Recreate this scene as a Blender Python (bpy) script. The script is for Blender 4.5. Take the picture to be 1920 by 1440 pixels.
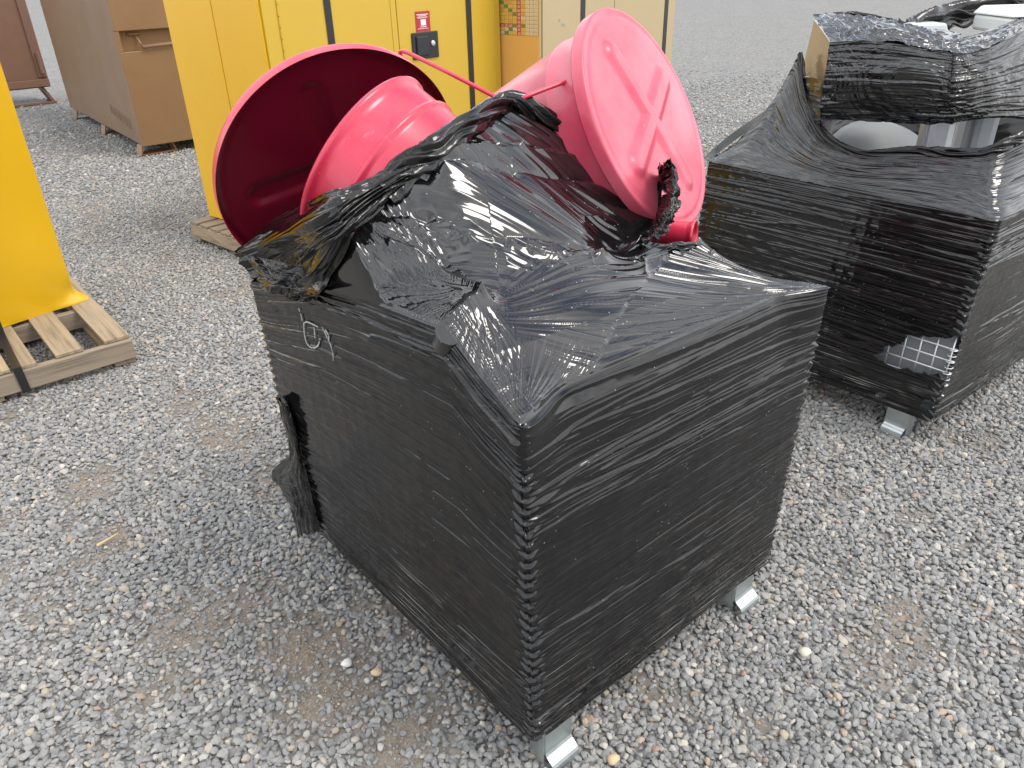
import bpy, bmesh, math
import numpy as np
from mathutils import Matrix, Vector

for o in list(bpy.data.objects): bpy.data.objects.remove(o, do_unlink=True)
SC = bpy.context.scene
COL = SC.collection
rng = np.random.default_rng(7)

# ------------------------------------------------------------------ camera
FPX = 1442.0
CAM = np.array([-0.725, -0.845, 1.70])
def _axes(yaw, pitch, roll):
    cy, sy = math.cos(yaw), math.sin(yaw)
    f = np.array([-sy*math.cos(pitch), cy*math.cos(pitch), -math.sin(pitch)])
    r = np.array([cy, sy, 0.0]); u = np.cross(r, f)
    cr, sr = math.cos(roll), math.sin(roll)
    return cr*r+sr*u, -sr*r+cr*u, f
RT, UP, FW = _axes(*[math.radians(a) for a in (-39.7, 29.0, -1.5)])
cd = bpy.data.cameras.new('camera'); cam = bpy.data.objects.new('camera', cd); COL.objects.link(cam)
cd.sensor_width = 36.0; cd.lens = FPX/1920*36; cd.clip_start = 0.05; cd.clip_end = 2000
M = Matrix.Identity(4)
for i in range(3):
    M[i][0] = RT[i]; M[i][1] = UP[i]; M[i][2] = -FW[i]; M[i][3] = CAM[i]
cam.matrix_world = M
SC.camera = cam

# ------------------------------------------------------------------ sky and sun
SUN_EL, SUN_AZ = math.radians(56), math.radians(-55)     # azimuth of the sun measured from +X towards +Y
W = bpy.data.worlds.new('World'); SC.world = W; W.use_nodes = True
nt = W.node_tree; nt.nodes.clear()
def N(t, kind, **kw):
    n = t.nodes.new(kind)
    for k, v in kw.items():
        if k in n.inputs: n.inputs[k].default_value = v
        else: setattr(n, k, v)
    return n
out = N(nt, 'ShaderNodeOutputWorld'); bg = N(nt, 'ShaderNodeBackground'); bg.inputs['Strength'].default_value = 0.1
sky = N(nt, 'ShaderNodeTexSky'); sky.sky_type = 'NISHITA'; sky.sun_disc = False
sky.sun_elevation = SUN_EL; sky.sun_rotation = math.pi/2-SUN_AZ
sky.dust_density = 2.0; sky.air_density = 1.0
tc = N(nt, 'ShaderNodeTexCoord')
no = N(nt, 'ShaderNodeTexNoise'); no.inputs['Scale'].default_value = 2.2; no.inputs['Detail'].default_value = 7; no.inputs['Roughness'].default_value = 0.55
ramp = N(nt, 'ShaderNodeValToRGB'); ramp.color_ramp.elements[0].position = 0.36; ramp.color_ramp.elements[1].position = 0.56
no2 = N(nt, 'ShaderNodeTexNoise'); no2.inputs['Scale'].default_value = 3.1; no2.inputs['Detail'].default_value = 6
ramp2 = N(nt, 'ShaderNodeValToRGB')
ramp2.color_ramp.elements[0].position = 0.3; ramp2.color_ramp.elements[0].color = (7.5, 7.8, 8.3, 1)
ramp2.color_ramp.elements[1].position = 0.7; ramp2.color_ramp.elements[1].color = (18.0, 18.0, 18.0, 1)
mx = N(nt, 'ShaderNodeMixRGB')
nt.links.new(tc.outputs['Generated'], no.inputs['Vector']); nt.links.new(tc.outputs['Generated'], no2.inputs['Vector'])
nt.links.new(no.outputs['Fac'], ramp.inputs['Fac']); nt.links.new(no2.outputs['Fac'], ramp2.inputs['Fac'])
nt.links.new(ramp.outputs['Color'], mx.inputs['Fac']); nt.links.new(sky.outputs['Color'], mx.inputs['Color1']); nt.links.new(ramp2.outputs['Color'], mx.inputs['Color2'])
nt.links.new(mx.outputs['Color'], bg.inputs['Color']); nt.links.new(bg.outputs['Background'], out.inputs['Surface'])
sl = bpy.data.lights.new('sun', 'SUN'); sl.energy = 1.2; sl.angle = math.radians(22); sl.color = (1.0, 0.95, 0.88)
sun = bpy.data.objects.new('sun', sl); COL.objects.link(sun)
sd = Vector((math.cos(SUN_EL)*math.cos(SUN_AZ), math.cos(SUN_EL)*math.sin(SUN_AZ), math.sin(SUN_EL)))
sun.rotation_euler = sd.to_track_quat('Z', 'Y').to_euler(); sun.location = (3, 3, 8)
SC.view_settings.view_transform = 'Standard'; SC.view_settings.look = 'None'
SC.view_settings.exposure = 0.76; SC.view_settings.gamma = 1.0; SC.view_settings.use_curve_mapping = False

# ------------------------------------------------------------------ helpers: measuring the place from the camera's survey
def ray(x, y): return FW + RT*(x-960)/FPX - UP*(y-720)/FPX
def atz(x, y, z):
    d = ray(x, y); return CAM + d*((z-CAM[2])/d[2])
def dep(x, y, t): return CAM + ray(x, y)*t
def onplane(x, y, p, n):
    d = ray(x, y); n = np.asarray(n, float)
    return CAM + d*(((np.asarray(p)-CAM)@n)/(d@n))
def proj(P):
    d = np.asarray(P)-CAM; z = d@FW
    return 960+FPX*(d@RT)/z, 720-FPX*(d@UP)/z, z

# ------------------------------------------------------------------ helpers: noise
_T = np.random.default_rng(3).random((64, 257, 257)).astype(np.float32)
def vn(u, v, seed=0):
    """smooth value noise 0..1"""
    T = _T[seed % 64]
    u = np.asarray(u, float); v = np.asarray(v, float)
    iu = np.floor(u).astype(int); iv = np.floor(v).astype(int)
    fu = u-iu; fv = v-iv
    fu = fu*fu*(3-2*fu); fv = fv*fv*(3-2*fv)
    iu &= 255; iv &= 255
    return (T[iu, iv]*(1-fu)+T[iu+1, iv]*fu)*(1-fv) + (T[iu, iv+1]*(1-fu)+T[iu+1, iv+1]*fu)*fv
def rd(u, v, seed=0):
    v = np.asarray(v, float); u = np.asarray(u, float)+2.5*vn(v*.43+7, v*0+.5, seed+13)
    return 1-np.abs(2*vn(u, v, seed)-1)
def sst(a, b, x):
    t = np.clip((x-a)/(b-a), 0, 1); return t*t*(3-2*t)

# ------------------------------------------------------------------ helpers: objects
def tag(o, label=None, cat=None, group=None, kind=None):
    if label: o['label'] = label
    if cat: o['category'] = cat
    if group: o['group'] = group
    if kind: o['kind'] = kind
    return o
def empty(name, loc, label=None, cat=None, group=None):
    o = bpy.data.objects.new(name, None); o.location = Vector([float(c) for c in loc]); COL.objects.link(o)
    o.empty_display_size = 0.1
    return tag(o, label, cat, group)
def link(name, me, mat, parent=None):
    o = bpy.data.objects.new(name, me); COL.objects.link(o)
    if mat is not None:
        for m in (mat if isinstance(mat, (list, tuple)) else [mat]): me.materials.append(m)
    if parent is not None:
        o.parent = parent
        o.matrix_parent_inverse = Matrix.Translation(-parent_world(parent))
    return o
def parent_world(p):
    return Vector((0, 0, 0)) if p.parent is not None or p.type == 'MESH' else p.location.copy()
def arr_mesh(name, V, quads, smooth=True):
    me = bpy.data.meshes.new(name)
    V = np.ascontiguousarray(V, dtype=np.float32); Q = np.ascontiguousarray(quads, dtype=np.int32)
    me.vertices.add(len(V)); me.vertices.foreach_set('co', V.ravel())
    k = Q.shape[1]
    me.loops.add(Q.size); me.loops.foreach_set('vertex_index', Q.ravel())
    me.polygons.add(len(Q))
    me.polygons.foreach_set('loop_start', np.arange(0, Q.size, k, dtype=np.int32))
    me.polygons.foreach_set('loop_total', np.full(len(Q), k, dtype=np.int32))
    me.polygons.foreach_set('use_smooth', np.full(len(Q), smooth, dtype=bool))
    me.update(calc_edges=True); me.validate()
    return me
def grid_mesh(name, G, mask=None, wrap=False, smooth=True):
    """G: (n, m, 3) grid of points; mask (n-1, m-1) of faces kept; wrap closes the second axis"""
    n, m = G.shape[:2]
    idx = np.arange(n*m).reshape(n, m)
    if wrap: idx = np.concatenate([idx, idx[:, :1]], 1)
    q = np.stack([idx[:-1, :-1], idx[1:, :-1], idx[1:, 1:], idx[:-1, 1:]], -1)
    if mask is not None: q = q[mask]
    q = q.reshape(-1, 4)
    used = np.zeros(n*m, bool); used[q.ravel()] = True
    re = np.cumsum(used)-1
    return arr_mesh(name, G.reshape(-1, 3)[used], re[q], smooth)
class MB:
    """collects simple solids into one mesh"""
    def __init__(s): s.v = []; s.f = []; s.mi = []
    def add(s, V, F, mi=0):
        b = len(s.v); s.v += [tuple(map(float, p)) for p in V]; s.f += [tuple(b+i for i in f) for f in F]; s.mi += [mi]*len(F); return s
    def hexa(s, P, mi=0):      # 8 points: bottom ring then top ring
        return s.add(P, [(3, 2, 1, 0), (4, 5, 6, 7), (0, 1, 5, 4), (1, 2, 6, 5), (2, 3, 7, 6), (3, 0, 4, 7)], mi)
    def box(s, a, b, mi=0, fr=None):
        (x0, y0, z0), (x1, y1, z1) = a, b
        P = [(x0, y0, z0), (x1, y0, z0), (x1, y1, z0), (x0, y1, z0), (x0, y0, z1), (x1, y0, z1), (x1, y1, z1), (x0, y1, z1)]
        if fr: P = [fr(*p) for p in P]
        return s.hexa(P, mi)
    def tube(s, path, rad, k=10, mi=0, cap=True):
        path = [np.asarray(p, float) for p in path]; n = len(path)
        rads = rad if hasattr(rad, '__len__') else [rad]*n
        ref = None; V = []
        for i, p in enumerate(path):
            t = path[min(i+1, n-1)]-path[max(i-1, 0)]; t = t/np.linalg.norm(t)
            if ref is None:
                ref = np.cross(t, [0, 0, 1.0])
                if np.linalg.norm(ref) < 1e-3: ref = np.cross(t, [1.0, 0, 0])
            a = ref-t*(ref@t); a /= np.linalg.norm(a); ref = a; b = np.cross(t, a)
            for j in range(k):
                q = 2*math.pi*j/k; V.append(p+rads[i]*(math.cos(q)*a+math.sin(q)*b))
        F = [(i*k+j, i*k+(j+1) % k, (i+1)*k+(j+1) % k, (i+1)*k+j) for i in range(n-1) for j in range(k)]
        if cap: F += [tuple(range(k-1, -1, -1)), tuple(range((n-1)*k, n*k))]
        return s.add(V, F, mi)
    def mesh(s, name, bevel=0.0, smooth=False, seg=2):
        me = bpy.data.meshes.new(name); me.from_pydata(s.v, [], s.f)
        me.polygons.foreach_set('material_index', s.mi)
        bm = bmesh.new(); bm.from_mesh(me); bmesh.ops.recalc_face_normals(bm, faces=bm.faces)
        if bevel > 0:
            es = [e for e in bm.edges if len(e.link_faces) == 2 and e.calc_face_angle(0) > 0.5]
            bmesh.ops.bevel(bm, geom=es, offset=bevel, segments=seg, affect='EDGES', profile=0.5, clamp_overlap=True)
        bm.to_mesh(me); bm.free()
        if smooth:
            me.polygons.foreach_set('use_smooth', [True]*len(me.polygons))
        me.update(); return me
def obj(name, mb, mat, parent=None, bevel=0.0, smooth=False, seg=2):
    return link(name, mb.mesh(name, bevel, smooth, seg), mat, parent)
def lathe(profile, c, ax, k=96, f=None):
    """profile list of (radius, distance along axis); returns grid mesh points"""
    c = np.asarray(c, float); ax = np.asarray(ax, float)/np.linalg.norm(ax)
    a = np.cross(ax, [0, 0, 1.0]); a /= np.linalg.norm(a); b = np.cross(ax, a)
    t = np.linspace(0, 2*math.pi, k, endpoint=False)
    pr = np.asarray(profile, float)
    ring = np.outer(np.cos(t), a)+np.outer(np.sin(t), b)
    return c + pr[:, None, 1:2]*ax + pr[:, None, 0:1]*ring[None]
def cr(P, n):
    """Catmull-Rom resample along axis 0"""
    P = np.asarray(P, float); m = len(P)
    E = np.concatenate([2*P[:1]-P[1:2], P, 2*P[-1:]-P[-2:-1]])
    t = np.linspace(0, m-1, n); i = np.minimum(t.astype(int), m-2); f = (t-i).reshape((-1,)+(1,)*(P.ndim-1))
    p0, p1, p2, p3 = E[i], E[i+1], E[i+2], E[i+3]
    return 0.5*(2*p1+(p2-p0)*f+(2*p0-5*p1+4*p2-p3)*f*f+(3*p1-p0-3*p2+p3)*f**3)
def sheet(P, nu, nv):
    """control grid (a, b, 3) to a smooth (nu, nv, 3) grid and its normals"""
    G = cr(P, nu); G = np.swapaxes(cr(np.swapaxes(G, 0, 1), nv), 0, 1)
    return G
def normals(G):
    a = np.gradient(G, axis=0); b = np.gradient(G, axis=1)
    n = np.cross(a, b); return n/(np.linalg.norm(n, axis=2, keepdims=True)+1e-12)
def inpoly(x, y, poly):
    r = np.zeros(np.shape(x), bool); n = len(poly)
    for i in range(n):
        x0, y0 = poly[i]; x1, y1 = poly[(i+1) % n]
        c = ((y0 > y) != (y1 > y)) & (x < (x1-x0)*(y-y0)/(y1-y0+1e-12)+x0)
        r ^= c
    return r

# ------------------------------------------------------------------ materials
def mat(name):
    m = bpy.data.materials.new(name); m.use_nodes = True
    return m, m.node_tree, m.node_tree.nodes['Principled BSDF']
def rgbramp(t, src, stops):
    r = N(t, 'ShaderNodeValToRGB'); els = r.color_ramp.elements
    while len(els) < len(stops): els.new(0.5)
    for e, (p, c) in zip(els, stops): e.position = p; e.color = (*c, 1)
    if src is not None: t.links.new(src, r.inputs['Fac'])
    return r
def noise(t, scale, detail=4, rough=0.5, stretch=None, coord='Object'):
    tcn = N(t, 'ShaderNodeTexCoord'); src = tcn.outputs[coord]
    if stretch:
        mp = N(t, 'ShaderNodeMapping'); mp.inputs['Scale'].default_value = stretch; t.links.new(src, mp.inputs['Vector']); src = mp.outputs['Vector']
    n = N(t, 'ShaderNodeTexNoise'); n.inputs['Scale'].default_value = scale; n.inputs['Detail'].default_value = detail; n.inputs['Roughness'].default_value = rough
    t.links.new(src, n.inputs['Vector']); return n
def bump(t, b, h, strength, dist):
    bp = N(t, 'ShaderNodeBump'); bp.inputs['Strength'].default_value = strength; bp.inputs['Distance'].default_value = dist
    t.links.new(h, bp.inputs['Height']); t.links.new(bp.outputs['Normal'], b.inputs['Normal']); return bp
def mixc(t, fac, a, b):
    m = N(t, 'ShaderNodeMixRGB')
    for s, k in ((fac, 'Fac'), (a, 'Color1'), (b, 'Color2')):
        if hasattr(s, 'is_output'): t.links.new(s, m.inputs[k])
        elif k == 'Fac': m.inputs[k].default_value = s
        else: m.inputs[k].default_value = (*s, 1)
    return m.outputs['Color']
def math_(t, op, a, b=None):
    m = N(t, 'ShaderNodeMath'); m.operation = op
    for i, s in enumerate((a, b)):
        if s is None: continue
        if hasattr(s, 'is_output'): t.links.new(s, m.inputs[i])
        else: m.inputs[i].default_value = s
    return m.outputs[0]

def film_material(name, base=(0.005, 0.005, 0.0055), rough=0.06, dots=1.0, dust=0.0, ior=1.6, coat=0.35, lines=0.0):
    m, t, b = mat(name)
    b.inputs['IOR'].default_value = ior
    b.inputs['Coat Weight'].default_value = coat; b.inputs['Coat Roughness'].default_value = 0.05
    tcn = N(t, 'ShaderNodeTexCoord')
    vo = N(t, 'ShaderNodeTexVoronoi'); vo.inputs['Scale'].default_value = 85
    t.links.new(tcn.outputs['Object'], vo.inputs['Vector'])
    near = math_(t, 'LESS_THAN', vo.outputs['Distance'], 0.13)
    pick = math_(t, 'GREATER_THAN', vo.outputs['Color'], 0.72)
    patch = noise(t, 5, 3)
    pm = math_(t, 'GREATER_THAN', patch.outputs['Fac'], 0.5)
    drops = math_(t, 'MULTIPLY', math_(t, 'MULTIPLY', math_(t, 'MULTIPLY', near, pick), pm), 0.55*dots)
    film = noise(t, 9, 5, 0.65)
    hz = rgbramp(t, film.outputs['Fac'], [(0.42, (0, 0, 0)), (0.75, (1, 1, 1))])
    fac = math_(t, 'MAXIMUM', drops, math_(t, 'MULTIPLY', hz.outputs['Color'], 0.006+dust))
    if lines:
        ln_ = noise(t, 1.0, 4, 0.6, stretch=(3.5, 3.5, 190)); lr = rgbramp(t, ln_.outputs['Fac'], [(0.57, (0, 0, 0)), (0.66, (1, 1, 1))])
        lp = noise(t, 3.3, 3, 0.6); lpr = rgbramp(t, lp.outputs['Fac'], [(0.44, (0, 0, 0)), (0.60, (1, 1, 1))])
        sp_ = N(t, 'ShaderNodeSeparateXYZ'); t.links.new(tcn.outputs['Object'], sp_.inputs['Vector'])
        low = N(t, 'ShaderNodeMapRange'); low.inputs['From Min'].default_value = .42; low.inputs['From Max'].default_value = .18; t.links.new(sp_.outputs['Z'], low.inputs['Value'])
        lm_ = math_(t, 'MULTIPLY', math_(t, 'MULTIPLY', lr.outputs['Color'], math_(t, 'MAXIMUM', low.outputs['Result'], 0.10)), lpr.outputs['Color'])
        fac = math_(t, 'MAXIMUM', fac, math_(t, 'MULTIPLY', lm_, lines))
    t.links.new(mixc(t, fac, base, (0.42, 0.42, 0.40)), b.inputs['Base Color'])
    rr = N(t, 'ShaderNodeMapRange'); rr.inputs['To Min'].default_value = rough; rr.inputs['To Max'].default_value = rough+0.12
    t.links.new(hz.outputs['Color'], rr.inputs['Value']); t.links.new(rr.outputs['Result'], b.inputs['Roughness'])
    return m
FILM = film_material('black_film')
FILM_WALL = film_material('black_film_wall', dots=0.8, dust=0.004, rough=0.05, ior=1.46, coat=0.12, lines=0.9)
FILM_LOOSE = film_material('black_film_loose', base=(0.004, 0.004, 0.004), rough=0.10, dots=0.2, ior=1.45, coat=0.1)

def paint(name, col, rough=0.32, coat=0.3, vary=0.12, fade=None, fadeamt=0.0, scale=6, dirt=0.0, peel=0.0, scuff=None):
    m, t, b = mat(name)
    n = noise(t, scale, 6, 0.6)
    lo = tuple(c*(1-vary) for c in col); hi = tuple(min(1, c*(1+vary)) for c in col)
    c = mixc(t, n.outputs['Fac'], lo, hi)
    if fade:
        n2 = noise(t, 3.0, 5, 0.6)
        r = rgbramp(t, n2.outputs['Fac'], [(0.35, (0, 0, 0)), (0.7, (fadeamt,)*3)])
        c = mixc(t, r.outputs['Color'], c, fade)
    if dirt:
        n3 = noise(t, 14, 8, 0.7)
        r3 = rgbramp(t, n3.outputs['Fac'], [(0.58, (0, 0, 0)), (0.75, (dirt,)*3)])
        c = mixc(t, r3.outputs['Color'], c, tuple(x*0.45 for x in col))
    if scuff:
        n5 = noise(t, 5.0, 9, 0.72, stretch=(1.0, 2.6, 1.7)); r5 = rgbramp(t, n5.outputs['Fac'], [(0.63, (0, 0, 0)), (0.68, (.75,)*3)])
        n6 = noise(t, 55, 5, 0.7); r6 = rgbramp(t, n6.outputs['Fac'], [(0.62, (0, 0, 0)), (0.70, (.6,)*3)])
        n7 = noise(t, 2.4, 3); r7 = rgbramp(t, n7.outputs['Fac'], [(0.48, (0, 0, 0)), (0.62, (1, 1, 1))])
        c = mixc(t, math_(t, 'MULTIPLY', math_(t, 'MAXIMUM', r5.outputs['Color'], r6.outputs['Color']), r7.outputs['Color']), c, scuff)
    t.links.new(c, b.inputs['Base Color'])
    b.inputs['Roughness'].default_value = rough; b.inputs['Coat Weight'].default_value = coat; b.inputs['Coat Roughness'].default_value = 0.15
    if peel:
        n4 = noise(t, 60, 3); bump(t, b, n4.outputs['Fac'], peel, 0.002)
    return m
PINK = paint('crimson_enamel', (0.55, 0.013, 0.048), rough=0.34, coat=0.35, vary=0.06, fade=(0.66, 0.06, 0.12), fadeamt=0.5, dirt=0.35, scuff=(0.74, 0.24, 0.34))
PINK_FADED_SHEEN = paint('crimson_enamel_faded_sheen', (0.54, 0.032, 0.08), rough=0.45, coat=0.35, vary=0.06, fade=(0.60, 0.15, 0.20), fadeamt=0.9, dirt=0.3, scale=4, scuff=(0.78, 0.34, 0.40))  # sun-faded red, with the sky's pale sheen mixed into its colour
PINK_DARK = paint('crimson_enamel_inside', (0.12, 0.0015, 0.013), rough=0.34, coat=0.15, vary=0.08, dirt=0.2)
YELLOW = paint('yellow_paint', (0.78, 0.45, 0.006), rough=0.30, coat=0.35, vary=0.03, dirt=0.10, peel=0.05, scale=3, scuff=(0.62, 0.40, 0.06))
YELLOW_DIM = paint('yellow_paint_dimmed', (0.60, 0.345, 0.003), rough=0.30, coat=0.35, vary=0.03, dirt=0.03, peel=0.05, scale=3)  # yellow darkened so the left cabinet's front looks less lit
YELLOW_HAZE = paint('yellow_front_haze', (0.56, 0.365, 0.032), rough=0.34, coat=0.3, vary=0.04, dirt=0.06, peel=0.05, scale=3)  # same cabinet's yellow, the front's dull sky haze put into the colour
BEIGE_BOUNCE = paint('beige_bounce_tint', (0.74, 0.40, 0.10), rough=0.4, coat=0.2, vary=0.03)  # beige side with warm bounce from the yellow cabinet painted in
BEIGE = paint('beige_paint', (0.44, 0.345, 0.19), rough=0.38, coat=0.25, vary=0.05, dirt=0.08, scale=3)
BROWN = paint('brown_paint', (0.225, 0.128, 0.060), rough=0.45, coat=0.2, vary=0.12, dirt=0.25, scale=4)
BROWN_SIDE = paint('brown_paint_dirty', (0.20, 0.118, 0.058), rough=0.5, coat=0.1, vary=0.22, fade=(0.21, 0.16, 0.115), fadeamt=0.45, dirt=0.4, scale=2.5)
BROWN2 = paint('red_brown_paint', (0.17, 0.09, 0.058), rough=0.5, coat=0.1, vary=0.15, dirt=0.4)
GREYP = paint('pale_grey_plastic', (0.50, 0.52, 0.53), rough=0.42, coat=0.1, vary=0.05, dirt=0.1)
GREYD = paint('mid_grey_plastic', (0.26, 0.28, 0.30), rough=0.45, coat=0.1, vary=0.08, dirt=0.1)
WHITEP = paint('white_plastic', (0.70, 0.71, 0.70), rough=0.4, coat=0.1, vary=0.03)
CARD = paint('wrapped_carton_board', (0.24, 0.17, 0.10), rough=0.2, coat=0.8, vary=0.15, scale=9)
STRAP = paint('black_strap_plastic', (0.014, 0.014, 0.016), rough=0.4, coat=0.2, vary=0.1)
LOCKBLK = paint('black_lock_plastic', (0.016, 0.018, 0.022), rough=0.45, coat=0.1, vary=0.1)
STICK = paint('red_sticker_print', (0.42, 0.018, 0.03), rough=0.4, coat=0.2, vary=0.03)
WHITEPR = paint('white_print', (0.72, 0.72, 0.70), rough=0.6, coat=0, vary=0.05)
CHALK = paint('white_marker', (0.42, 0.43, 0.42), rough=0.8, coat=0, vary=0.2)
CY = paint('chart_yellow_print', (0.80, 0.52, 0.10), rough=0.5, coat=0.1, vary=0.03)
CO = paint('chart_orange_print', (0.76, 0.40, 0.07), rough=0.5, coat=0.1, vary=0.03)
CR_ = paint('chart_red_print', (0.62, 0.03, 0.02), rough=0.5, coat=0.1, vary=0.03)
CG = paint('chart_green_print', (0.13, 0.26, 0.06), rough=0.5, coat=0.1, vary=0.03)
CC = paint('chart_cream_print', (0.78, 0.66, 0.42), rough=0.5, coat=0.1, vary=0.03)
CINK = paint('chart_ink', (0.40, 0.22, 0.05), rough=0.6, coat=0, vary=0.1)
def metal(name, col, rough, spangle=0.0):
    m, t, b = mat(name)
    b.inputs['Metallic'].default_value = 0.9
    n = noise(t, 30, 5, 0.6)
    t.links.new(mixc(t, n.outputs['Fac'], tuple(c*0.72 for c in col), col), b.inputs['Base Color'])
    r = N(t, 'ShaderNodeMapRange'); r.inputs['To Min'].default_value = rough*0.8; r.inputs['To Max'].default_value = rough*1.3
    t.links.new(n.outputs['Fac'], r.inputs['Value']); t.links.new(r.outputs['Result'], b.inputs['Roughness'])
    return m
GALV = metal('galvanised_steel', (0.58, 0.63, 0.63), 0.36)
ALU = metal('aluminium', (0.74, 0.76, 0.80), 0.42)
def wood(name, axis, col):
    m, t, b = mat(name)
    st = {0: (1.2, 26, 26), 1: (26, 1.2, 26)}[axis]
    g = noise(t, 1.6, 6, 0.62, stretch=st); big = noise(t, 3.5, 3, 0.5)
    oi = N(t, 'ShaderNodeObjectInfo')
    r = rgbramp(t, g.outputs['Fac'], [(0.28, tuple(c*0.30 for c in col)), (0.5, col), (0.75, tuple(min(1, c*1.35) for c in col))])
    c = mixc(t, math_(t, 'MULTIPLY', big.outputs['Fac'], 0.38), r.outputs['Color'], (0.20, 0.17, 0.135))
    c = mixc(t, math_(t, 'MULTIPLY', oi.outputs['Random'], 0.35), c, (0.16, 0.13, 0.10))
    t.links.new(c, b.inputs['Base Color']); b.inputs['Roughness'].default_value = 0.75
    bump(t, b, g.outputs['Fac'], 0.5, 0.004)
    return m
WOODX = wood('weathered_pine_x', 0, (0.30, 0.24, 0.17)); WOODY = wood('weathered_pine_y', 1, (0.38, 0.29, 0.18))

# ------------------------------------------------------------------ ground and gravel
def dirt(x, y):
    """0..1: how far the gravel has worn down to the brown fines (world metres)"""
    d = np.zeros(np.shape(x))
    for (px, py, rx, ry, s) in DIRT:
        q = np.hypot((x-px)/rx, (y-py)/ry); d = np.maximum(d, s*sst(1.15, 0.35, q))
    n = vn(x*3.1+40, y*3.1+40, 1)*0.55+vn(x*9+9, y*9+7, 2)*0.45
    return np.clip(d*.8*(0.2+1.4*n) + 0.45*sst(0.60, 0.80, n), 0, 1)
DIRT = []
for (x, y, rx, ry, s) in [(330, 740, .16, .30, .8), (420, 800, .16, .26, .9), (170, 905, .16, .2, .85), (190, 1010, .12, .15, .55), (360, 1160, .22, .18, .75),
                          (560, 1190, .2, .16, .8), (470, 1120, .2, .15, .6), (760, 1390, .20, .13, 1.0), (640, 1310, .18, .12, .85), (860, 1300, .16, .1, .8), (1690, 1160, .14, .1, .75), (300, 1280, .18, .1, .55),
                          (1420, 1360, .05, .05, .9), (520, 900, .2, .2, .5), (80, 1150, .2, .2, .5), (1560, 1090, .1, .05, .5), (700, 1100, .2, .2, .5)]:
    p = atz(x, y, 0); DIRT.append((p[0], p[1], rx, ry, s))

gm, t, b = mat('gravel_ground')
pos = N(t, 'ShaderNodeNewGeometry')
att = N(t, 'ShaderNodeAttribute'); att.attribute_name = 'dirt'
fine = noise(t, 160, 6, 0.7); mid = noise(t, 14, 5, 0.6)
soil = rgbramp(t, fine.outputs['Fac'], [(0.3, (0.12, 0.085, 0.055)), (0.5, (0.235, 0.18, 0.125)), (0.72, (0.42, 0.36, 0.28))])
vo = N(t, 'ShaderNodeTexVoronoi'); vo.inputs['Scale'].default_value = 42; tcn = N(t, 'ShaderNodeTexCoord'); t.links.new(tcn.outputs['Object'], vo.inputs['Vector'])
sep = N(t, 'ShaderNodeSeparateColor'); t.links.new(vo.outputs['Color'], sep.inputs['Color'])
peb = rgbramp(t, sep.outputs['Red'], [(0.0, (0.10, 0.105, 0.11)), (0.5, (0.22, 0.225, 0.23)), (0.85, (0.33, 0.33, 0.32)), (1.0, (0.48, 0.44, 0.38))])
under = mixc(t, 0.5, peb.outputs['Color'], (0.09, 0.08, 0.07))
far = N(t, 'ShaderNodeMapRange'); far.inputs['From Min'].default_value = 4.0; far.inputs['From Max'].default_value = 9.0
ln = N(t, 'ShaderNodeVectorMath'); ln.operation = 'LENGTH'; t.links.new(pos.outputs['Position'], ln.inputs[0]); t.links.new(ln.outputs['Value'], far.inputs['Value'])
c = mixc(t, far.outputs['Result'], under, mixc(t, 0.42, peb.outputs['Color'], (0.05, 0.05, 0.05)))
big = noise(t, 1.3, 4, 0.6)
c = mixc(t, math_(t, 'MULTIPLY', big.outputs['Fac'], 0.35), c, (0.30, 0.28, 0.25))
c = mixc(t, att.outputs['Fac'], c, soil.outputs['Color'])
t.links.new(c, b.inputs['Base Color']); b.inputs['Roughness'].default_value = 0.9
inv = math_(t, 'SUBTRACT', 1.0, vo.outputs['Distance'])
bump(t, b, math_(t, 'ADD', math_(t, 'MULTIPLY', inv, 0.7), math_(t, 'MULTIPLY', fine.outputs['Fac'], 0.4)), 0.7, 0.012)
# one sheet: fine cells near the camera, growing to the horizon
def axisline(c0, near, step, farlim):
    a = list(np.arange(c0-near, c0+near+1e-6, step)); s = step
    lo, hi = a[0], a[-1]; L = []; H = []
    while hi-c0 < farlim:
        s *= 1.22; hi += s; lo -= s; H.append(hi); L.append(lo)
    return np.array(L[::-1]+a+H)
gx = axisline(0.8, 3.4, 0.05, 420); gy = axisline(1.6, 3.4, 0.05, 420)
GX, GY = np.meshgrid(gx, gy, indexing='ij')
dm = dirt(GX, GY)*sst(7, 5, np.hypot(GX-.5, GY-1))
GZ = -0.006+0.010*(vn(GX*1.7+11, GY*1.7+5, 4)-.5)*sst(14, 7, np.hypot(GX, GY))
gme = grid_mesh('gravel_ground', np.stack([GX, GY, GZ], -1))
at_ = gme.attributes.new('dirt', 'FLOAT', 'POINT'); at_.data.foreach_set('value', dm.ravel().astype(np.float32))
tag(link('ground', gme, gm), kind='structure')

# stones: a set of crushed-stone shapes scattered by geometry nodes
sm, t, b = mat('crushed_stone')
oi = N(t, 'ShaderNodeObjectInfo')
col = rgbramp(t, oi.outputs['Random'], [(0.0, (0.125, 0.135, 0.145)), (0.22, (0.195, 0.205, 0.215)), (0.48, (0.275, 0.28, 0.28)), (0.68, (0.345, 0.345, 0.335)), (0.82, (0.39, 0.38, 0.36)), (0.90, (0.46, 0.445, 0.415)), (0.965, (0.40, 0.33, 0.25)), (0.978, (0.36, 0.25, 0.19)), (0.985, (0.62, 0.58, 0.50)), (1.0, (0.33, 0.32, 0.30))])
n1 = noise(t, 1.5, 6, 0.7)
c = mixc(t, 0.5, col.outputs['Color'], mixc(t, n1.outputs['Fac'], (0.13, 0.13, 0.13), (0.46, 0.45, 0.43)))
c = mixc(t, math_(t, 'GREATER_THAN', oi.outputs['Random'], 0.86), c, col.outputs['Color'])
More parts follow.
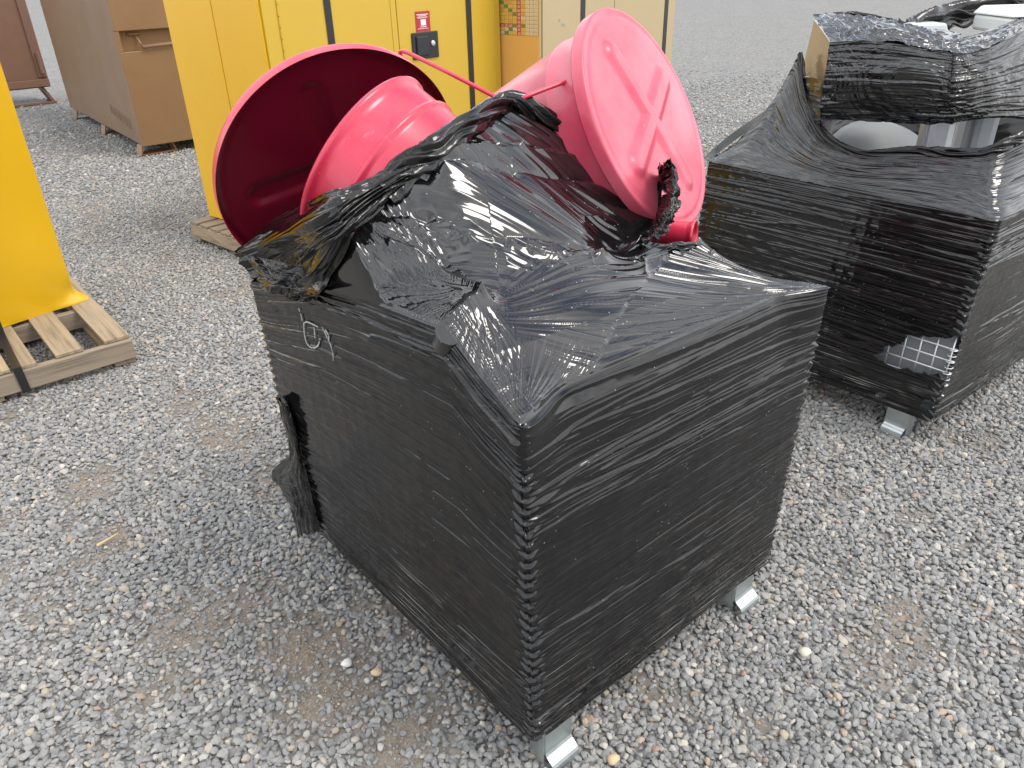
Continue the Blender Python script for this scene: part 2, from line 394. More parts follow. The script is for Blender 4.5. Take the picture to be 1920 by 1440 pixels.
t.links.new(c, b.inputs['Base Color']); b.inputs['Roughness'].default_value = 0.72
bump(t, b, n1.outputs['Fac'], 0.35, 0.1)
stones = bpy.data.collections.new('stone_shapes')
bmi = bmesh.new(); bmesh.ops.create_icosphere(bmi, subdivisions=2, radius=1.0)
DIRS = np.array([v.co[:] for v in bmi.verts]); TR = np.array([[v.index for v in f.verts] for f in bmi.faces]); bmi.free()
DIRS /= np.linalg.norm(DIRS, axis=1, keepdims=True)
for k in range(12):
    pn = rng.normal(size=(13, 3)); pn /= np.linalg.norm(pn, axis=1, keepdims=True)
    pd = rng.uniform(0.55, 0.95, 13)
    q = DIRS@pn.T
    rr = np.where(q > 0.05, pd/np.maximum(q, 0.05), 9).min(1); rr = np.minimum(rr, 1.15)
    V = DIRS*rr[:, None]*np.array([1, rng.uniform(.68, .95), rng.uniform(.5, .75)])
    me = arr_mesh('stone', V, TR, smooth=False); me.materials.append(sm)
    o = bpy.data.objects.new('stone_shape', me); stones.objects.link(o)
def scatter():
    pts = []; scl = []
    fw2 = FW[:2]/np.linalg.norm(FW[:2]); yaw = math.atan2(fw2[1], fw2[0])
    for (r0, r1, cell, smin, smax, lay) in [(0.0, 3.6, 0.0145, .0065, .0130, 0), (0.0, 3.6, 0.0095, .0022, .0050, 2), (0.3, 3.6, 0.021, .0070, .0138, 1), (3.6, 7.5, 0.0175, .0075, .0135, 0), (7.5, 15.0, 0.028, .011, .018, 0)]:
        n = int(2*r1/cell)
        if r1 > 10: n = int(2*r1/cell)
        g = (np.arange(n)+.5)*cell-r1
        X, Y = np.meshgrid(g, g, indexing='ij')
        X = X.ravel(); Y = Y.ravel()
        R = np.hypot(X, Y); A = (np.arctan2(Y, X)-yaw+math.pi) % (2*math.pi)-math.pi
        k = (R >= r0) & (R < r1) & (np.abs(A) < math.radians(46 if r0 > 3 else 62)) 
        X = X[k]; Y = Y[k]
        X = X+rng.uniform(-.5, .5, X.size)*cell+CAM[0]; Y = Y+rng.uniform(-.5, .5, Y.size)*cell+CAM[1]
        if r0 > 3:
            d = dirt(X, Y)*sst(7, 5, np.hypot(X-.5, Y-1))
        else: d = dirt(X, Y)
        keep = rng.random(X.size) > np.clip(d*.95, 0, .72)
        if r1 > 7: keep &= rng.random(X.size) > sst(5.0, 15.0, np.hypot(X-CAM[0], Y-CAM[1]))
        if lay == 2: keep = rng.random(X.size) < np.clip(d*1.2-.12, 0, .75)
        if lay == 1: keep &= rng.random(X.size) > d*1.6+.12
        X = X[keep]; Y = Y[keep]; d = d[keep]
        s = rng.uniform(smin, smax, X.size)*np.where(rng.random(X.size) < .12, 1.25, 1.0)*(1-.35*d*(rng.random(X.size) < .6))
        z = -0.006+0.010*(vn(X*1.7+11, Y*1.7+5, 4)-.5)+s*0.25+(lay == 1)*0.006*(1-d)+rng.uniform(-.002, .002, X.size)
        pts.append(np.stack([X, Y, z], 1)); scl.append(s)
    return np.concatenate(pts), np.concatenate(scl)
P, S = scatter()
# keep stones off the inside of the feet and pallet timbers is not needed: they rest among the stones
me = bpy.data.meshes.new('gravel_points'); me.vertices.add(len(P)); me.vertices.foreach_set('co', P.astype(np.float32).ravel())
a = me.attributes.new('scl', 'FLOAT', 'POINT'); a.data.foreach_set('value', S.astype(np.float32))
a = me.attributes.new('pick', 'INT', 'POINT'); a.data.foreach_set('value', rng.integers(0, 12, len(P)).astype(np.int32))
rot = np.stack([rng.normal(0, .35, len(P)), rng.normal(0, .35, len(P)), rng.uniform(0, 6.28, len(P))], 1)
a = me.attributes.new('rot', 'FLOAT_VECTOR', 'POINT'); a.data.foreach_set('vector', rot.astype(np.float32).ravel())
gravel = link('gravel', me, None)
tag(gravel, 'loose crushed grey gravel covering the yard', 'gravel', kind='stuff')
ng = bpy.data.node_groups.new('scatter_stones', 'GeometryNodeTree')
ng.interface.new_socket('Geometry', in_out='INPUT', socket_type='NodeSocketGeometry'); ng.interface.new_socket('Geometry', in_out='OUTPUT', socket_type='NodeSocketGeometry')
gi = ng.nodes.new('NodeGroupInput'); go = ng.nodes.new('NodeGroupOutput')
ci = ng.nodes.new('GeometryNodeCollectionInfo'); ci.inputs['Collection'].default_value = stones; ci.inputs['Separate Children'].default_value = True; ci.inputs['Reset Children'].default_value = True
ip = ng.nodes.new('GeometryNodeInstanceOnPoints'); ip.inputs['Pick Instance'].default_value = True
def nattr(nm, ty):
    n = ng.nodes.new('GeometryNodeInputNamedAttribute'); n.data_type = ty; n.inputs['Name'].default_value = nm; return n.outputs['Attribute']
ng.links.new(gi.outputs[0], ip.inputs['Points']); ng.links.new(ci.outputs[0], ip.inputs['Instance'])
ng.links.new(nattr('pick', 'INT'), ip.inputs['Instance Index']); ng.links.new(nattr('scl', 'FLOAT'), ip.inputs['Scale'])
e2r = ng.nodes.new('FunctionNodeEulerToRotation'); ng.links.new(nattr('rot', 'FLOAT_VECTOR'), e2r.inputs[0]); ng.links.new(e2r.outputs[0], ip.inputs['Rotation'])
ng.links.new(ip.outputs[0], go.inputs[0])
gravel.modifiers.new('scatter', 'NODES').node_group = ng
# ------------------------------------------------------------------ main wrapped cage
T0 = np.array([.013, .025, .985]); T1 = np.array([.977, -.011, .985]); T2 = np.array([-.045, 1.028, .985]); TB = np.array([.94, 1.06, .985])
B0 = np.array([.027, .015, .118]); B1 = np.array([.955, .002, .125]); B2 = np.array([.014, 1.12, .135]); BB = np.array([.94, 1.10, .13])

def wall_loop(tops, bots, nz, fine_sides, seed, r=0.008, scallop_from=0.88, pitch=0.0272, scal=0.011, streak=1.0, lift=None, inset=0.0):
    """film walls round a cage: rows from top to bottom, points round the perimeter; returns grid, s, z, side arrays"""
    samples = []          # (side, t)
    n = 4
    for k in range(4):
        L = np.linalg.norm(tops[(k+1) % 4]-tops[k])
        if k in fine_sides:
            e = np.concatenate([np.arange(0, .09, .0022), np.arange(.09, L-.09, .0065), np.arange(L-.09, L-1e-4, .0022)])
        else: e = np.concatenate([np.arange(0, .06, .006), np.arange(.06, L-.06, .03), np.arange(L-.06, L-1e-4, .006)])
        samples += [(k, x/L, min(x, L-x), x, L) for x in e]
    side = np.array([s[0] for s in samples]); tt = np.array([s[1] for s in samples]); dd = np.array([s[2] for s in samples]); xx = np.array([s[3] for s in samples])
    tops = np.array(tops); bots = np.array(bots)
    v = np.linspace(0, 1, nz)[:, None]
    A = tops[side][None]*(1-v[..., None])+bots[side][None]*v[..., None]
    Bc = tops[(side+1) % 4][None]*(1-v[..., None])+bots[(side+1) % 4][None]*v[..., None]
    G = A*(1-tt[None, :, None])+Bc*tt[None, :, None]
    zt0 = G[..., 2].copy()
    if lift is not None:
        G[..., 2] += np.array([lift(k_, t_) for k_, t_ in zip(side, tt)])[None]*(1-v)**2
    e = Bc-A; e[..., 2] = 0; e /= np.linalg.norm(e, axis=2, keepdims=True)
    nrm = np.stack([e[..., 1], -e[..., 0], 0*e[..., 0]], -1)
    cen = G[0].mean(0)
    sgn = np.sign(((G-cen)[..., :2]*nrm[..., :2]).sum(-1, keepdims=True)); nrm = nrm*np.median(sgn)
    # round the corners: blend the normals and pull the corner in a little
    D = np.broadcast_to(dd[None], G.shape[:2]); Z = zt0
    if inset: G = G-nrm*(inset*np.exp(-(tops[0][2]-zt0)/.10)*sst(.0, .16, D)*np.isin(side, (0, 1))[None])[..., None]
    cdir = (G-cen); cdir[..., 2] = 0
    cdir /= np.linalg.norm(cdir, axis=2, keepdims=True)
    wc = np.exp(-(D/0.010)**2)[..., None]
    nb = nrm*(1-wc)+cdir*wc; nb /= np.linalg.norm(nb, axis=2, keepdims=True)
    G = G - cdir*r*np.exp(-(D/0.007)**2)[..., None]*1.0
    # scallops where the film grips the cage's corner rings: small ledges that face the sky
    X = np.broadcast_to(xx[None], G.shape[:2]); Sd = np.broadcast_to(side[None], G.shape[:2])
    rise = 0.45*np.sqrt(D**2+0.0003)-0.45*0.0173
    row = (Z-rise+0.016*(vn(Z*14, Sd*3.3+0.5, 9)-.5))/pitch
    ph = row-np.floor(row)                                   # 0 bottom of a cup .. 1 top
    saw = np.where(ph < .72, ph/.72, (1-ph)/.28)             # bulges out just under each ring, ledge on top
    amp = scal*np.exp(-(D/.026)**1.4)*sst(scallop_from+.01, scallop_from-.02, Z)*(0.35+1.1*vn(np.floor(row)*1.7, Sd*5.1+.5, 10))
    h = amp*(saw-.62)
    # streaks along the stretch direction
    u = X+Sd*3.7; sl = 0.02*(vn(u*1.3, Z*3, 11)-.5)
    zz = Z+sl
    top_ = tops[0][2]
    band = np.clip(sst(.42, .05, top_-Z)+.7*sst(.16, .03, Z-.12), .32, 1)
    env = band*(0.25+2.6*vn(u*1.6+5, Z*9, 12)**2.5)*sst(0, .03, D+0.012)
    zz = zz+.012*u*np.where(vn(u*.7, Z*6, seed+5) > .5, 1, -1)*0
    hs = 0.0036*(rd(u*1.1, zz*24+u*.5, seed)**12)+0.0030*(rd(u*1.4, zz*52-u*.9, seed+1)**12)+0.0016*rd(u*1.9, zz*110-u*1.3, seed+2)**8
    wob = 0.0011*(vn(u*26, Z*40, seed+6)-.5)+.0005*(vn(u*60, Z*90, seed+7)-.5)
    h = h+hs*env*streak+wob*sst(.02, .12, D)
    # faint print of the wire mesh behind the film
    h = h+0.0003*np.abs(np.sin(X*math.pi/.05))**6+0.0003*np.abs(np.sin(Z*math.pi/.05))**8
    h = h*sst(0, .007, np.maximum(tops[0][2]-Z, 0)+.001)
    h = h+0.006*(vn(u*2.5, Z*2.5, seed+3)-.5)*sst(0, .15, D)
    G = G+nb*h[..., None]
    return G, X, Z, Sd, D

LV = [0, .10, .19, .25, .45, .70, .90, 1.0]; LZ = [0, .055, .118, .115, .105, .075, .02, 0]     # how far the left wall's film is pulled up
def LIFT(k_, t_): return float(np.interp(1-t_, LV, LZ)) if k_ == 3 else 0.0
cage = empty('film_wrapped_cage', (.46, .55, 0), 'waist-high wire cage wrapped in black stretch film, two red cans sticking out of it', 'cage')
G, X, Z, Sd, D = wall_loop([T0, T1, TB, T2], [B0, B1, BB, B2], 640, (0, 3), 20, streak=1.8, lift=LIFT, inset=.05)
GW = G[:, Sd[0] == 3].copy()
# film drawn in under the bottom edge
last = G[-1]; cen = last.mean(0)
rows = []
for k, (inw, dz) in enumerate([(.008, -.006), (.03, -.010), (.07, -.010)]):
    dvec = cen-last; dvec[:, 2] = 0; dvec /= np.linalg.norm(dvec, axis=1, keepdims=True)
    rows.append(last+dvec*inw+np.array([0, 0, dz]))
G = np.concatenate([G, np.stack(rows)])
link('film_wall', grid_mesh('film_wall', G, wrap=True), FILM_WALL, cage)

# two red cans first: the film is stretched over them
LC = np.array([.214, .82, 1.278]); LAX = np.array([.375, -.778, -.504]); LAX /= np.linalg.norm(LAX)
LIDC = np.array([.2584, 1.0294, 1.2204]); LIDN = np.array([-.124, -.929, -.348]); LIDN /= np.linalg.norm(LIDN)
RC = np.array([.925, .54, 1.318]); RN = np.array([.28, -.838, .468]); RN /= np.linalg.norm(RN)

# membrane: film over the load, solved as a stretched sheet over the can and the points that prop it up
NC = 150
uc = np.linspace(0, 1, NC); UU, VV = np.meshgrid(uc, uc, indexing='ij')
def quad(U, V): return (T0*(1-U[..., None])*(1-V[..., None])+T1*U[..., None]*(1-V[..., None])+TB*U[..., None]*V[..., None]+T2*(1-U[..., None])*V[..., None])
_quad0 = quad
def quad(U, V):
    q = _quad0(U, V); U = np.asarray(U, float); V = np.asarray(V, float)
    s1 = .05*sst(0, .166, np.minimum(U, 1-U))*np.clip(1-V/.12, 0, 1)       # film drawn in along the right-hand rim
    s2 = .05*sst(0, .166, np.minimum(V, 1-V))*np.clip(1-(1-U)/.12, 0, 1)
    q[..., 1] += s1; q[..., 0] -= s2
    return q
QX = quad(UU, VV)
def uv_of(p):
    d = (QX[..., 0]-p[0])**2+(QX[..., 1]-p[1])**2
    return np.unravel_index(d.argmin(), d.shape)
H = np.full((NC, NC), .985); fix = np.zeros((NC, NC), bool); fix[0] = fix[-1] = True; fix[:, 0] = fix[:, -1] = True
H[0] = .985+np.interp(uc, LV, LZ)
def pinline(pts):
    for a, b_ in zip(pts[:-1], pts[1:]):
        a = np.asarray(a, float); b_ = np.asarray(b_, float)
        for s in np.linspace(0, 1, 60):
            q = a*(1-s)+b_*s; i, j = uv_of(q); H[i, j] = q[2]; fix[i, j] = True
Dp = np.array([.014, .222, 1.105]); P2 = np.array([.110, .241, 1.14]); P3 = np.array([.134, .591, 1.125]); P4 = np.array([.089, .718, 1.155])
Fp = atz(1130, 487, 1.075); Gp = atz(1238, 332, 1.185); A2 = atz(1100, 265, 1.285); Ap = dep(958, 190, 1.86); R1 = dep(872, 216, 1.74); TU = atz(1300, 446, 1.035)
pinline([P4, P3*1.0+np.array([0, 0, 0]), P2]); pinline([P2, Dp]); pinline([Dp+np.array([.0, .02, .002]), Dp+np.array([.012, -.01, .0])])
pinline([R1, Ap, A2, Gp]); pinline([Gp, atz(1205, 450, 1.08)]); pinline([Fp, atz(1205, 450, 1.08), TU])
Rcy = .236; OBL = .20
dxy = QX[..., :2]-LC[:2]; az2 = 1-LAX[2]**2
kq = dxy@LAX[:2]                                  # along-axis part from x, y
# |d|^2-(d.ax)^2=R^2 with d=(dx, dy, w)
Aq = az2; Bq = -2*kq*LAX[2]; Cq = (dxy**2).sum(-1)-kq**2-Rcy**2
disc = Bq*Bq-4*Aq*Cq
wz = (-Bq+np.sqrt(np.maximum(disc, 0)))/(2*Aq); ss = kq+wz*LAX[2]
obst = np.where((disc > 0) & (ss > -.03) & (ss < OBL), LC[2]+wz, -1.0)
# a broad flat slab of load under the upper part of the film
FA, FB, FC = P4+np.array([.01, 0, .0]), A2-np.array([0, 0, .03]), atz(1205, 450, 1.075)
FN = np.cross(FB-FA, FC-FA); FN /= np.linalg.norm(FN)
slab = [onplane(a_, b_, FA, FN)[:2] for a_, b_ in ((655, 430), (720, 372), (860, 310), (1000, 288), (1236, 332), (1204, 450), (1130, 484), (1010, 470), (880, 440))]
zpl = FA[2]-((QX[..., 0]-FA[0])*FN[0]+(QX[..., 1]-FA[1])*FN[1])/FN[2]
ins_ = inpoly(QX[..., 0], QX[..., 1], slab)
obst = np.where(ins_, np.maximum(obst, zpl), obst)
for _ in range(70):                # the load packed round the can lets the film fall away gently
    e_ = np.pad(obst, 1, constant_values=-1); s4 = np.maximum.reduce([e_[2:, 1:-1], e_[:-2, 1:-1], e_[1:-1, 2:], e_[1:-1, :-2]]); s8 = np.maximum.reduce([e_[2:, 2:], e_[:-2, 2:], e_[2:, :-2], e_[:-2, :-2]])
    obst = np.maximum(obst, np.maximum(s4-.0068*1.15, s8-.0096*1.15))
H0 = H.copy()
H0[1:-1, 1:-1] = np.where(fix[1:-1, 1:-1], np.maximum(H0, obst)[1:-1, 1:-1], H0[1:-1, 1:-1])
H = np.where(fix, H0, 1.08)
chk = (np.add.outer(np.arange(NC), np.arange(NC)) % 2).astype(bool)
for it in range(900):
    for par in (chk, ~chk):
        avg = np.zeros_like(H); avg[1:-1, 1:-1] = .25*(H[2:, 1:-1]+H[:-2, 1:-1]+H[1:-1, 2:]+H[1:-1, :-2])
        new = H+1.85*(avg-H); new = np.maximum(new, obst)
        H = np.where(fix | ~par, H, new)
def bil(Hc, U, V):
    n = Hc.shape[0]-1; x = np.clip(U*n, 0, n-1e-6); y = np.clip(V*n, 0, n-1e-6); i = x.astype(int); j = y.astype(int); fx = x-i; fy = y-j
    return Hc[i, j]*(1-fx)*(1-fy)+Hc[i+1, j]*fx*(1-fy)+Hc[i, j+1]*(1-fx)*fy+Hc[i+1, j+1]*fx*fy
NF = 640
uf = np.linspace(0, 1, NF); U, V = np.meshgrid(uf, uf, indexing='ij')
Q = quad(U, V); HZ = bil(H, U, V)
for _ in range(3):
    K = HZ.copy(); K[2:-2] = (HZ[:-4]+HZ[1:-3]+HZ[2:-2]+HZ[3:-1]+HZ[4:])/5; HZ = K.copy()
    K[:, 2:-2] = (HZ[:, :-4]+HZ[:, 1:-3]+HZ[:, 2:-2]+HZ[:, 3:-1]+HZ[:, 4:])/5; HZ = K
def hit(px, py, lift=0.0):
    """where the line of sight through a survey pixel meets the film"""
    d = ray(px, py)
    ts = np.linspace(.9, 3.2, 1200); P = CAM+d*ts[:, None]
    d2 = None
    # invert the bilinear quad approximately
    uu = (P[:, 0]-.0)/.96; vv = (P[:, 1]-.01)/1.03
    for _ in range(4):
        q = quad(uu, vv); uu = uu-(q[:, 0]-P[:, 0])/.95; vv = vv-(q[:, 1]-P[:, 1])/1.03
    hz = bil(HZ, np.clip(uu, 0, 1), np.clip(vv, 0, 1))
    ok = (uu > -.03) & (uu < 1.03) & (vv > -.03) & (vv < 1.03) & (P[:, 2] < hz+lift)
    k = int(ok.argmax()) if ok.any() else int(np.argmin(np.abs(P[:, 2]-.985)))
    return P[k]
# wrinkles: fans of fine pleats that run out from the points the film hangs on
x = Q[..., 0]; y = Q[..., 1]
def fan(a, K, kr, seed, p=2.2, wob=0.05):
    dx = x-a[0]; dy = y-a[1]; r = np.hypot(dx, dy); th = np.arctan2(dy, dx)+wob*(vn(r*6, np.arctan2(dy, dx)*3, seed+30)-.5)
    return rd(th*K+50, r*kr, seed)**p, r, th
def sd(p, q):           # signed distance to a line, positive on the left of p->q
    e = (np.asarray(q)[:2]-np.asarray(p)[:2]); e = e/np.linalg.norm(e); return e[0]*(y-p[1])-e[1]*(x-p[0])
fl_a = hit(1250, 488); fl_b = hit(1108, 705)
right_of_flap = sst(-.004, .004, -sd(fl_a, fl_b)) if sd(fl_a, fl_b)[0, 0] > 0 else sst(-.004, .004, sd(fl_a, fl_b))
lineL = P2[0]+(P4[0]-P2[0])*np.clip((y-P2[1])/(P4[1]-P2[1]), 0, 1.3)
lineF = P2[1]+(Fp[1]-P2[1])*np.clip((x-P2[0])/(Fp[0]-P2[0]), 0, 2.0)
fold = sst(-.015, .03, x-lineL)*sst(-.012, .02, y-lineF)          # the upper facet
leftst = sst(.03, -.02, x-lineL)*sst(.10, .24, y)
h = np.zeros_like(x)
f1, r1, t1 = fan(T1, 34, 1.6, 1); f1b, _, _ = fan(T1, 66, 2.5, 2)
w = right_of_flap*(1-fold)
h += w*(0.0050*f1+0.0020*f1b)*sst(.01, .25, r1)
f2, r2, t2 = fan(Dp, 26, 1.6, 3); f2b, _, _ = fan(Dp, 52, 2.2, 4)
wl = (1-right_of_flap)*(1-fold)*(1-.8*leftst)
far0 = sst(.16, .30, np.hypot(x-T0[0], y-T0[1]))
h += wl*far0*(0.0050*f2+0.0018*f2b)*sst(.04, .2, r2)
f3, r3, t3 = fan(T0, 26, 3.0, 5); f3b, _, _ = fan(T0, 44, 4.0, 6)
edge = np.maximum(sst(.09, .02, x-T0[0]), sst(.12, .02, y-T0[1]))
h += (1-fold)*(1-far0*.7)*(0.0030*f3+0.0012*f3b)*sst(.015, .08, r3)*(.12+.88*edge)
f4, r4, t4 = fan(T2, 60, 2.0, 7); f4b, _, _ = fan(T2, 90, 3.0, 8)
f5, r5, t5 = fan(P2, 24, 2.0, 28); f5b, _, _ = fan(P2, 60, 3.0, 29)
h += leftst*((0.0030*f4+0.0012*f4b)*sst(.02, .2, r4)+(.0040*f5+.0016*f5b)*sst(.02, .15, r5))
e = np.array([.80, -.52]); e /= np.linalg.norm(e)
al = x*e[0]+y*e[1]; ac = -x*e[1]+y*e[0]
ac2 = ac+.03*(vn(al*5, ac*5, 15)-.5)+.02*np.sin(al*4)
h += fold*(.35+.9*vn(al*4+3, ac*7, 16)**1.5)*(0.0085*rd(al*2.2, ac2*26, 17)**2.6+0.0042*rd(al*3, ac2*58, 18)**2.4+.0012*rd(al*5, ac2*120, 19))
h += .006*(vn(x*9, y*9, 21)-.5)*(.3+fold)
# rim streaks that wrap over the edges
for dist_, along, sdn in ((y-(T0[1]+(T1[1]-T0[1])*U), x, 22), (x-(T0[0]+(T2[0]-T0[0])*V), y, 24)):
    h += sst(.11, .03, dist_)*(.0016*rd(along*3, dist_*75, sdn)**2+.0008*rd(along*4, dist_*160, sdn+1))
def crease(pts, amp, wd, sharp=1.0):
    global h
    P_ = [hit(*p) for p in pts]
    for a, b_ in zip(P_[:-1], P_[1:]):
        ex, ey = b_[0]-a[0], b_[1]-a[1]; L2 = ex*ex+ey*ey+1e-9
        s = np.clip(((x-a[0])*ex+(y-a[1])*ey)/L2, 0, 1)
        dd_ = np.hypot(x-a[0]-s*ex, y-a[1]-s*ey)
        h = h+amp*np.exp(-np.abs(dd_/wd)**sharp)
for pts, amp, wd in [([(735, 478), (820, 515), (906, 556)], .012, .012), ([(906, 556), (880, 580), (850, 603)], .008, .012), ([(700, 450), (780, 500), (860, 560)], .007, .010),
                     ([(770, 415), (815, 470), (868, 520)], .007, .010), ([(820, 415), (880, 455), (950, 490)], .009, .012), ([(870, 425), (960, 465), (1045, 490)], .010, .010), ([(900, 430), (985, 462), (1060, 478)], -.008, .008),
                     ([(1125, 487), (1200, 470), (1300, 462)], .014, .014), ([(1000, 478), (1060, 484), (1130, 490)], .007, .008), ([(1130, 490), (1190, 500), (1250, 490)], .006, .008),
                     ([(660, 410), (800, 412), (950, 440), (1120, 480)], -.006, .008), ([(640, 430), (730, 440), (850, 450)], .006, .008),
                     ([(650, 380), (800, 330), (960, 318), (1120, 335), (1235, 330)], -.010, .012), ([(700, 345), (830, 300), (980, 285), (1120, 300), (1225, 322)], .009, .014), ([(800, 300), (930, 262), (1060, 282), (1180, 310)], -.007, .012)]:
    crease(pts, amp, wd)
for k in range(42):                   # small random creases on the slack film round the knots
    cx, cy, sp = [(1130, 488, 60), (1280, 470, 45), (700, 450, 70), (980, 460, 90), (1230, 480, 50), (1330, 470, 30), (900, 270, 90)][k % 7]
    q = np.array([cx+rng.normal(0, sp), cy+rng.normal(0, sp*.3)]); an = rng.normal(0, .5); L = rng.uniform(10, 45)
    crease([tuple(q), tuple(q+L*np.array([math.cos(an), math.sin(an)*.7]))], rng.uniform(-.004, .006), rng.uniform(.002, .005))
h += (1-right_of_flap)*.002*(1-fold)
rimw = sst(0, .007, np.minimum(np.minimum(U, 1-U), np.minimum(V, 1-V)))
HZ2 = HZ+1.15*h*rimw
Gt = np.stack([x, y, HZ2], -1)
px, py, _ = proj(Gt)
cut = [(-200, 640), (300, 560), (380, 500), (436, 466), (520, 430), (560, 400), (610, 372), (700, 333), (760, 303), (830, 252), (880, 214), (930, 192), (960, 184), (1000, 204), (1050, 236), (1100, 263), (1180, 302), (1236, 326), (1246, 350), (1236, 392), (1206, 449), (1250, 458), (1300, 458), (1318, 424), (1400, 462), (1440, 474), (1575, 537), (2200, 600), (2200, 2000), (-200, 2000)]
jit = 5*(vn(px*.05, py*.05, 33)-.5)
keep = inpoly(px+jit, py+jit, cut) & ~((y > .97) & (x > .12)) & ~((x > .55) & (y > .80))
keep &= ~inpoly(px, py, [(380, 440), (436, 455), (520, 420), (610, 362), (690, 330), (745, 322), (705, 385), (652, 455), (606, 512), (560, 545), (500, 535), (430, 510)])
fk = keep[:-1, :-1] & keep[1:, :-1] & keep[1:, 1:] & keep[:-1, 1:]
link('film_top', grid_mesh('film_top', Gt, fk), FILM, cage)
# the pipe end that pokes up under the film, with film drawn tight over it
nD = CAM-Dp; nD = nD/np.linalg.norm(nD)*1.0+np.array([.1, .1, .55]); nD /= np.linalg.norm(nD)
pc = hit(846, 622)+nD*.005
link('film_covered_pipe_end', grid_mesh('pipe_end', lathe([(.0003, .0), (.015, .0), (.026, .0), (.0286, -.0001), (.0292, -.0006), (.0296, -.0016), (.0300, -.004), (.0312, -.02), (.036, -.045)], pc, nD, 48), wrap=True), FILM, cage)

def crumple(G, amp, seed, fu=1.0, fv=1.0, sharp=1.0):
    n = normals(G); a, b_ = np.meshgrid(np.linspace(0, 1, G.shape[0]), np.linspace(0, 1, G.shape[1]), indexing='ij')
    a = a*fu; b_ = b_*fv
    a2 = a+.35*(vn(a*5, b_*5, seed+5)-.5); b2 = b_+.35*(vn(a*4+9, b_*4, seed+6)-.5)
    h = 1.0*(rd(a2*4, b2*4, seed)-.5)+.55*(rd(a2*9+3, b2*9, seed+1)-.5)+.30*(rd(a2*19+7, b2*19, seed+2)-.5)+.14*(rd(a2*41, b2*41, seed+3)-.5)
    return G+n*(h*amp)[..., None]
def pleat(G, seed, amp, kv, ku=3.0):      # long soft folds
    n = normals(G); a, b_ = np.meshgrid(np.linspace(0, 1, G.shape[0]), np.linspace(0, 1, G.shape[1]), indexing='ij')
    a2 = a+.10*(vn(a*3, b_*4, seed+7)-.5)
    h = amp*(rd(b_*ku, a2*kv, seed)-.5)+.38*amp*(rd(b_*ku*1.3, a2*kv*2.0, seed+1)-.5)+.12*amp*(rd(b_*ku*1.6, a2*kv*4.2, seed+2)-.5)
    return G+n*h[..., None]
def ragged(n, m, seed, edges, depth=.05, f=18):
    a, b_ = np.meshgrid(np.linspace(0, 1, n-1), np.linspace(0, 1, m-1), indexing='ij')
    k = np.ones((n-1, m-1), bool)
    if 'u0' in edges: k &= a > depth*vn(b_*f, b_*0+.5, seed)
    if 'u1' in edges: k &= (1-a) > depth*vn(b_*f, b_*0+1.5, seed)
    if 'v0' in edges: k &= b_ > depth*vn(a*f, a*0+2.5, seed)
    if 'v1' in edges: k &= (1-b_) > depth*vn(a*f, a*0+3.5, seed)
    return k

# twisted rope of film along the top edge
path = [hit(px_, py_, .004)+np.array([0, 0, .006]) for px_, py_ in [(1225, 326), (1165, 300), (1100, 272), (1030, 232), (965, 198)]]
path += [hit(930, 208)+np.array([0, 0, .006]), hit(880, 240)+np.array([0, 0, .006]), hit(820, 280), hit(760, 322), hit(715, 362)]
path = cr(np.array(path), 260)
def rope(name, path, rad, seed, pleats=7, twist=9.0, k=90, parent=None, m=None, flat=1.0, lump=.35):
    n = len(path); t = np.gradient(path, axis=0); t /= np.linalg.norm(t, axis=1, keepdims=True)
    up = np.array([0, 0, 1.0]); a = np.cross(t, up); a /= np.linalg.norm(a, axis=1, keepdims=True); b_ = np.cross(a, t)
    th = np.linspace(0, 2*math.pi, k, endpoint=False); s = np.linspace(0, 1, n)
    TH, S_ = np.meshgrid(th, s); 
    ph = TH*pleats/(2*math.pi)+S_*twist+1.2*vn(S_*14, TH*0, seed)
    tri = np.abs((ph % 1)*2-1)
    R_ = np.interp(s, np.linspace(0, 1, len(rad)), rad)[:, None]*(1-lump+lump*tri*1.3)*(.86+.28*vn(S_*9, np.cos(TH)*1.2+np.sin(TH)*.9+9, seed+1))
    R_ = R_*(1+.10*(rd(S_*26, TH*2.0, seed+2)-.5)+.10*(rd(S_*5, ph*2.3, seed+3)-.5))
    G = path[:, None]+a[:, None]*(R_*np.cos(TH))[..., None]+b_[:, None]*(R_*np.sin(TH)*flat)[..., None]
    return link(name, grid_mesh(name, G, wrap=True), m or FILM_LOOSE, parent)
rope('twisted_film', path, [.008, .014, .018, .024, .026, .026, .028, .034, .040], 40, pleats=6, twist=7, parent=cage)
# where the twist opens into a loose crumpled bag over the back left corner
rowA = [(770, 300, .0), (690, 330, .0), (610, 356, .02), (545, 398, .03), (485, 438, .06), (433, 470, .05)]
rowM = [(766, 318, .03), (695, 352, .05), (625, 392, .09), (560, 430, .12), (500, 462, .12), (436, 488, .06)]
rowB = [(770, 330, .03), (705, 378, .05), (640, 440, .09), (580, 480, .11), (520, 515, .10), (470, 530, .05)]
rowC = [(775, 345, .0), (715, 400, .01), (665, 460, .02), (620, 520, .03), (580, 555, .05), (540, 572, .05)]
def canhit(px_, py_):
    ts = np.linspace(1.0, 2.4, 700); P_ = CAM+ray(px_, py_)*ts[:, None]; s_ = (P_-LC)@LAX; r_ = np.linalg.norm(P_-LC-s_[:, None]*LAX, axis=1)
    ok = (s_ > -.01) & (s_ < .20) & (r_ < .235); return ts[ok.argmax()] if ok.any() else 9.0
def bagpt(px_, py_, off):
    if px_ < 560: base = 2.06-(px_-440)/560*.55
    else: base = np.linalg.norm((hit(px_, max(py_, 352))-CAM)@FW)
    return dep(px_, py_, min(base-off, canhit(px_, py_)-.02-off*.3))
Gb = sheet(np.array([[bagpt(*p) for p in r_] for r_ in (rowA, rowM, rowB, rowC)]), 170, 260)
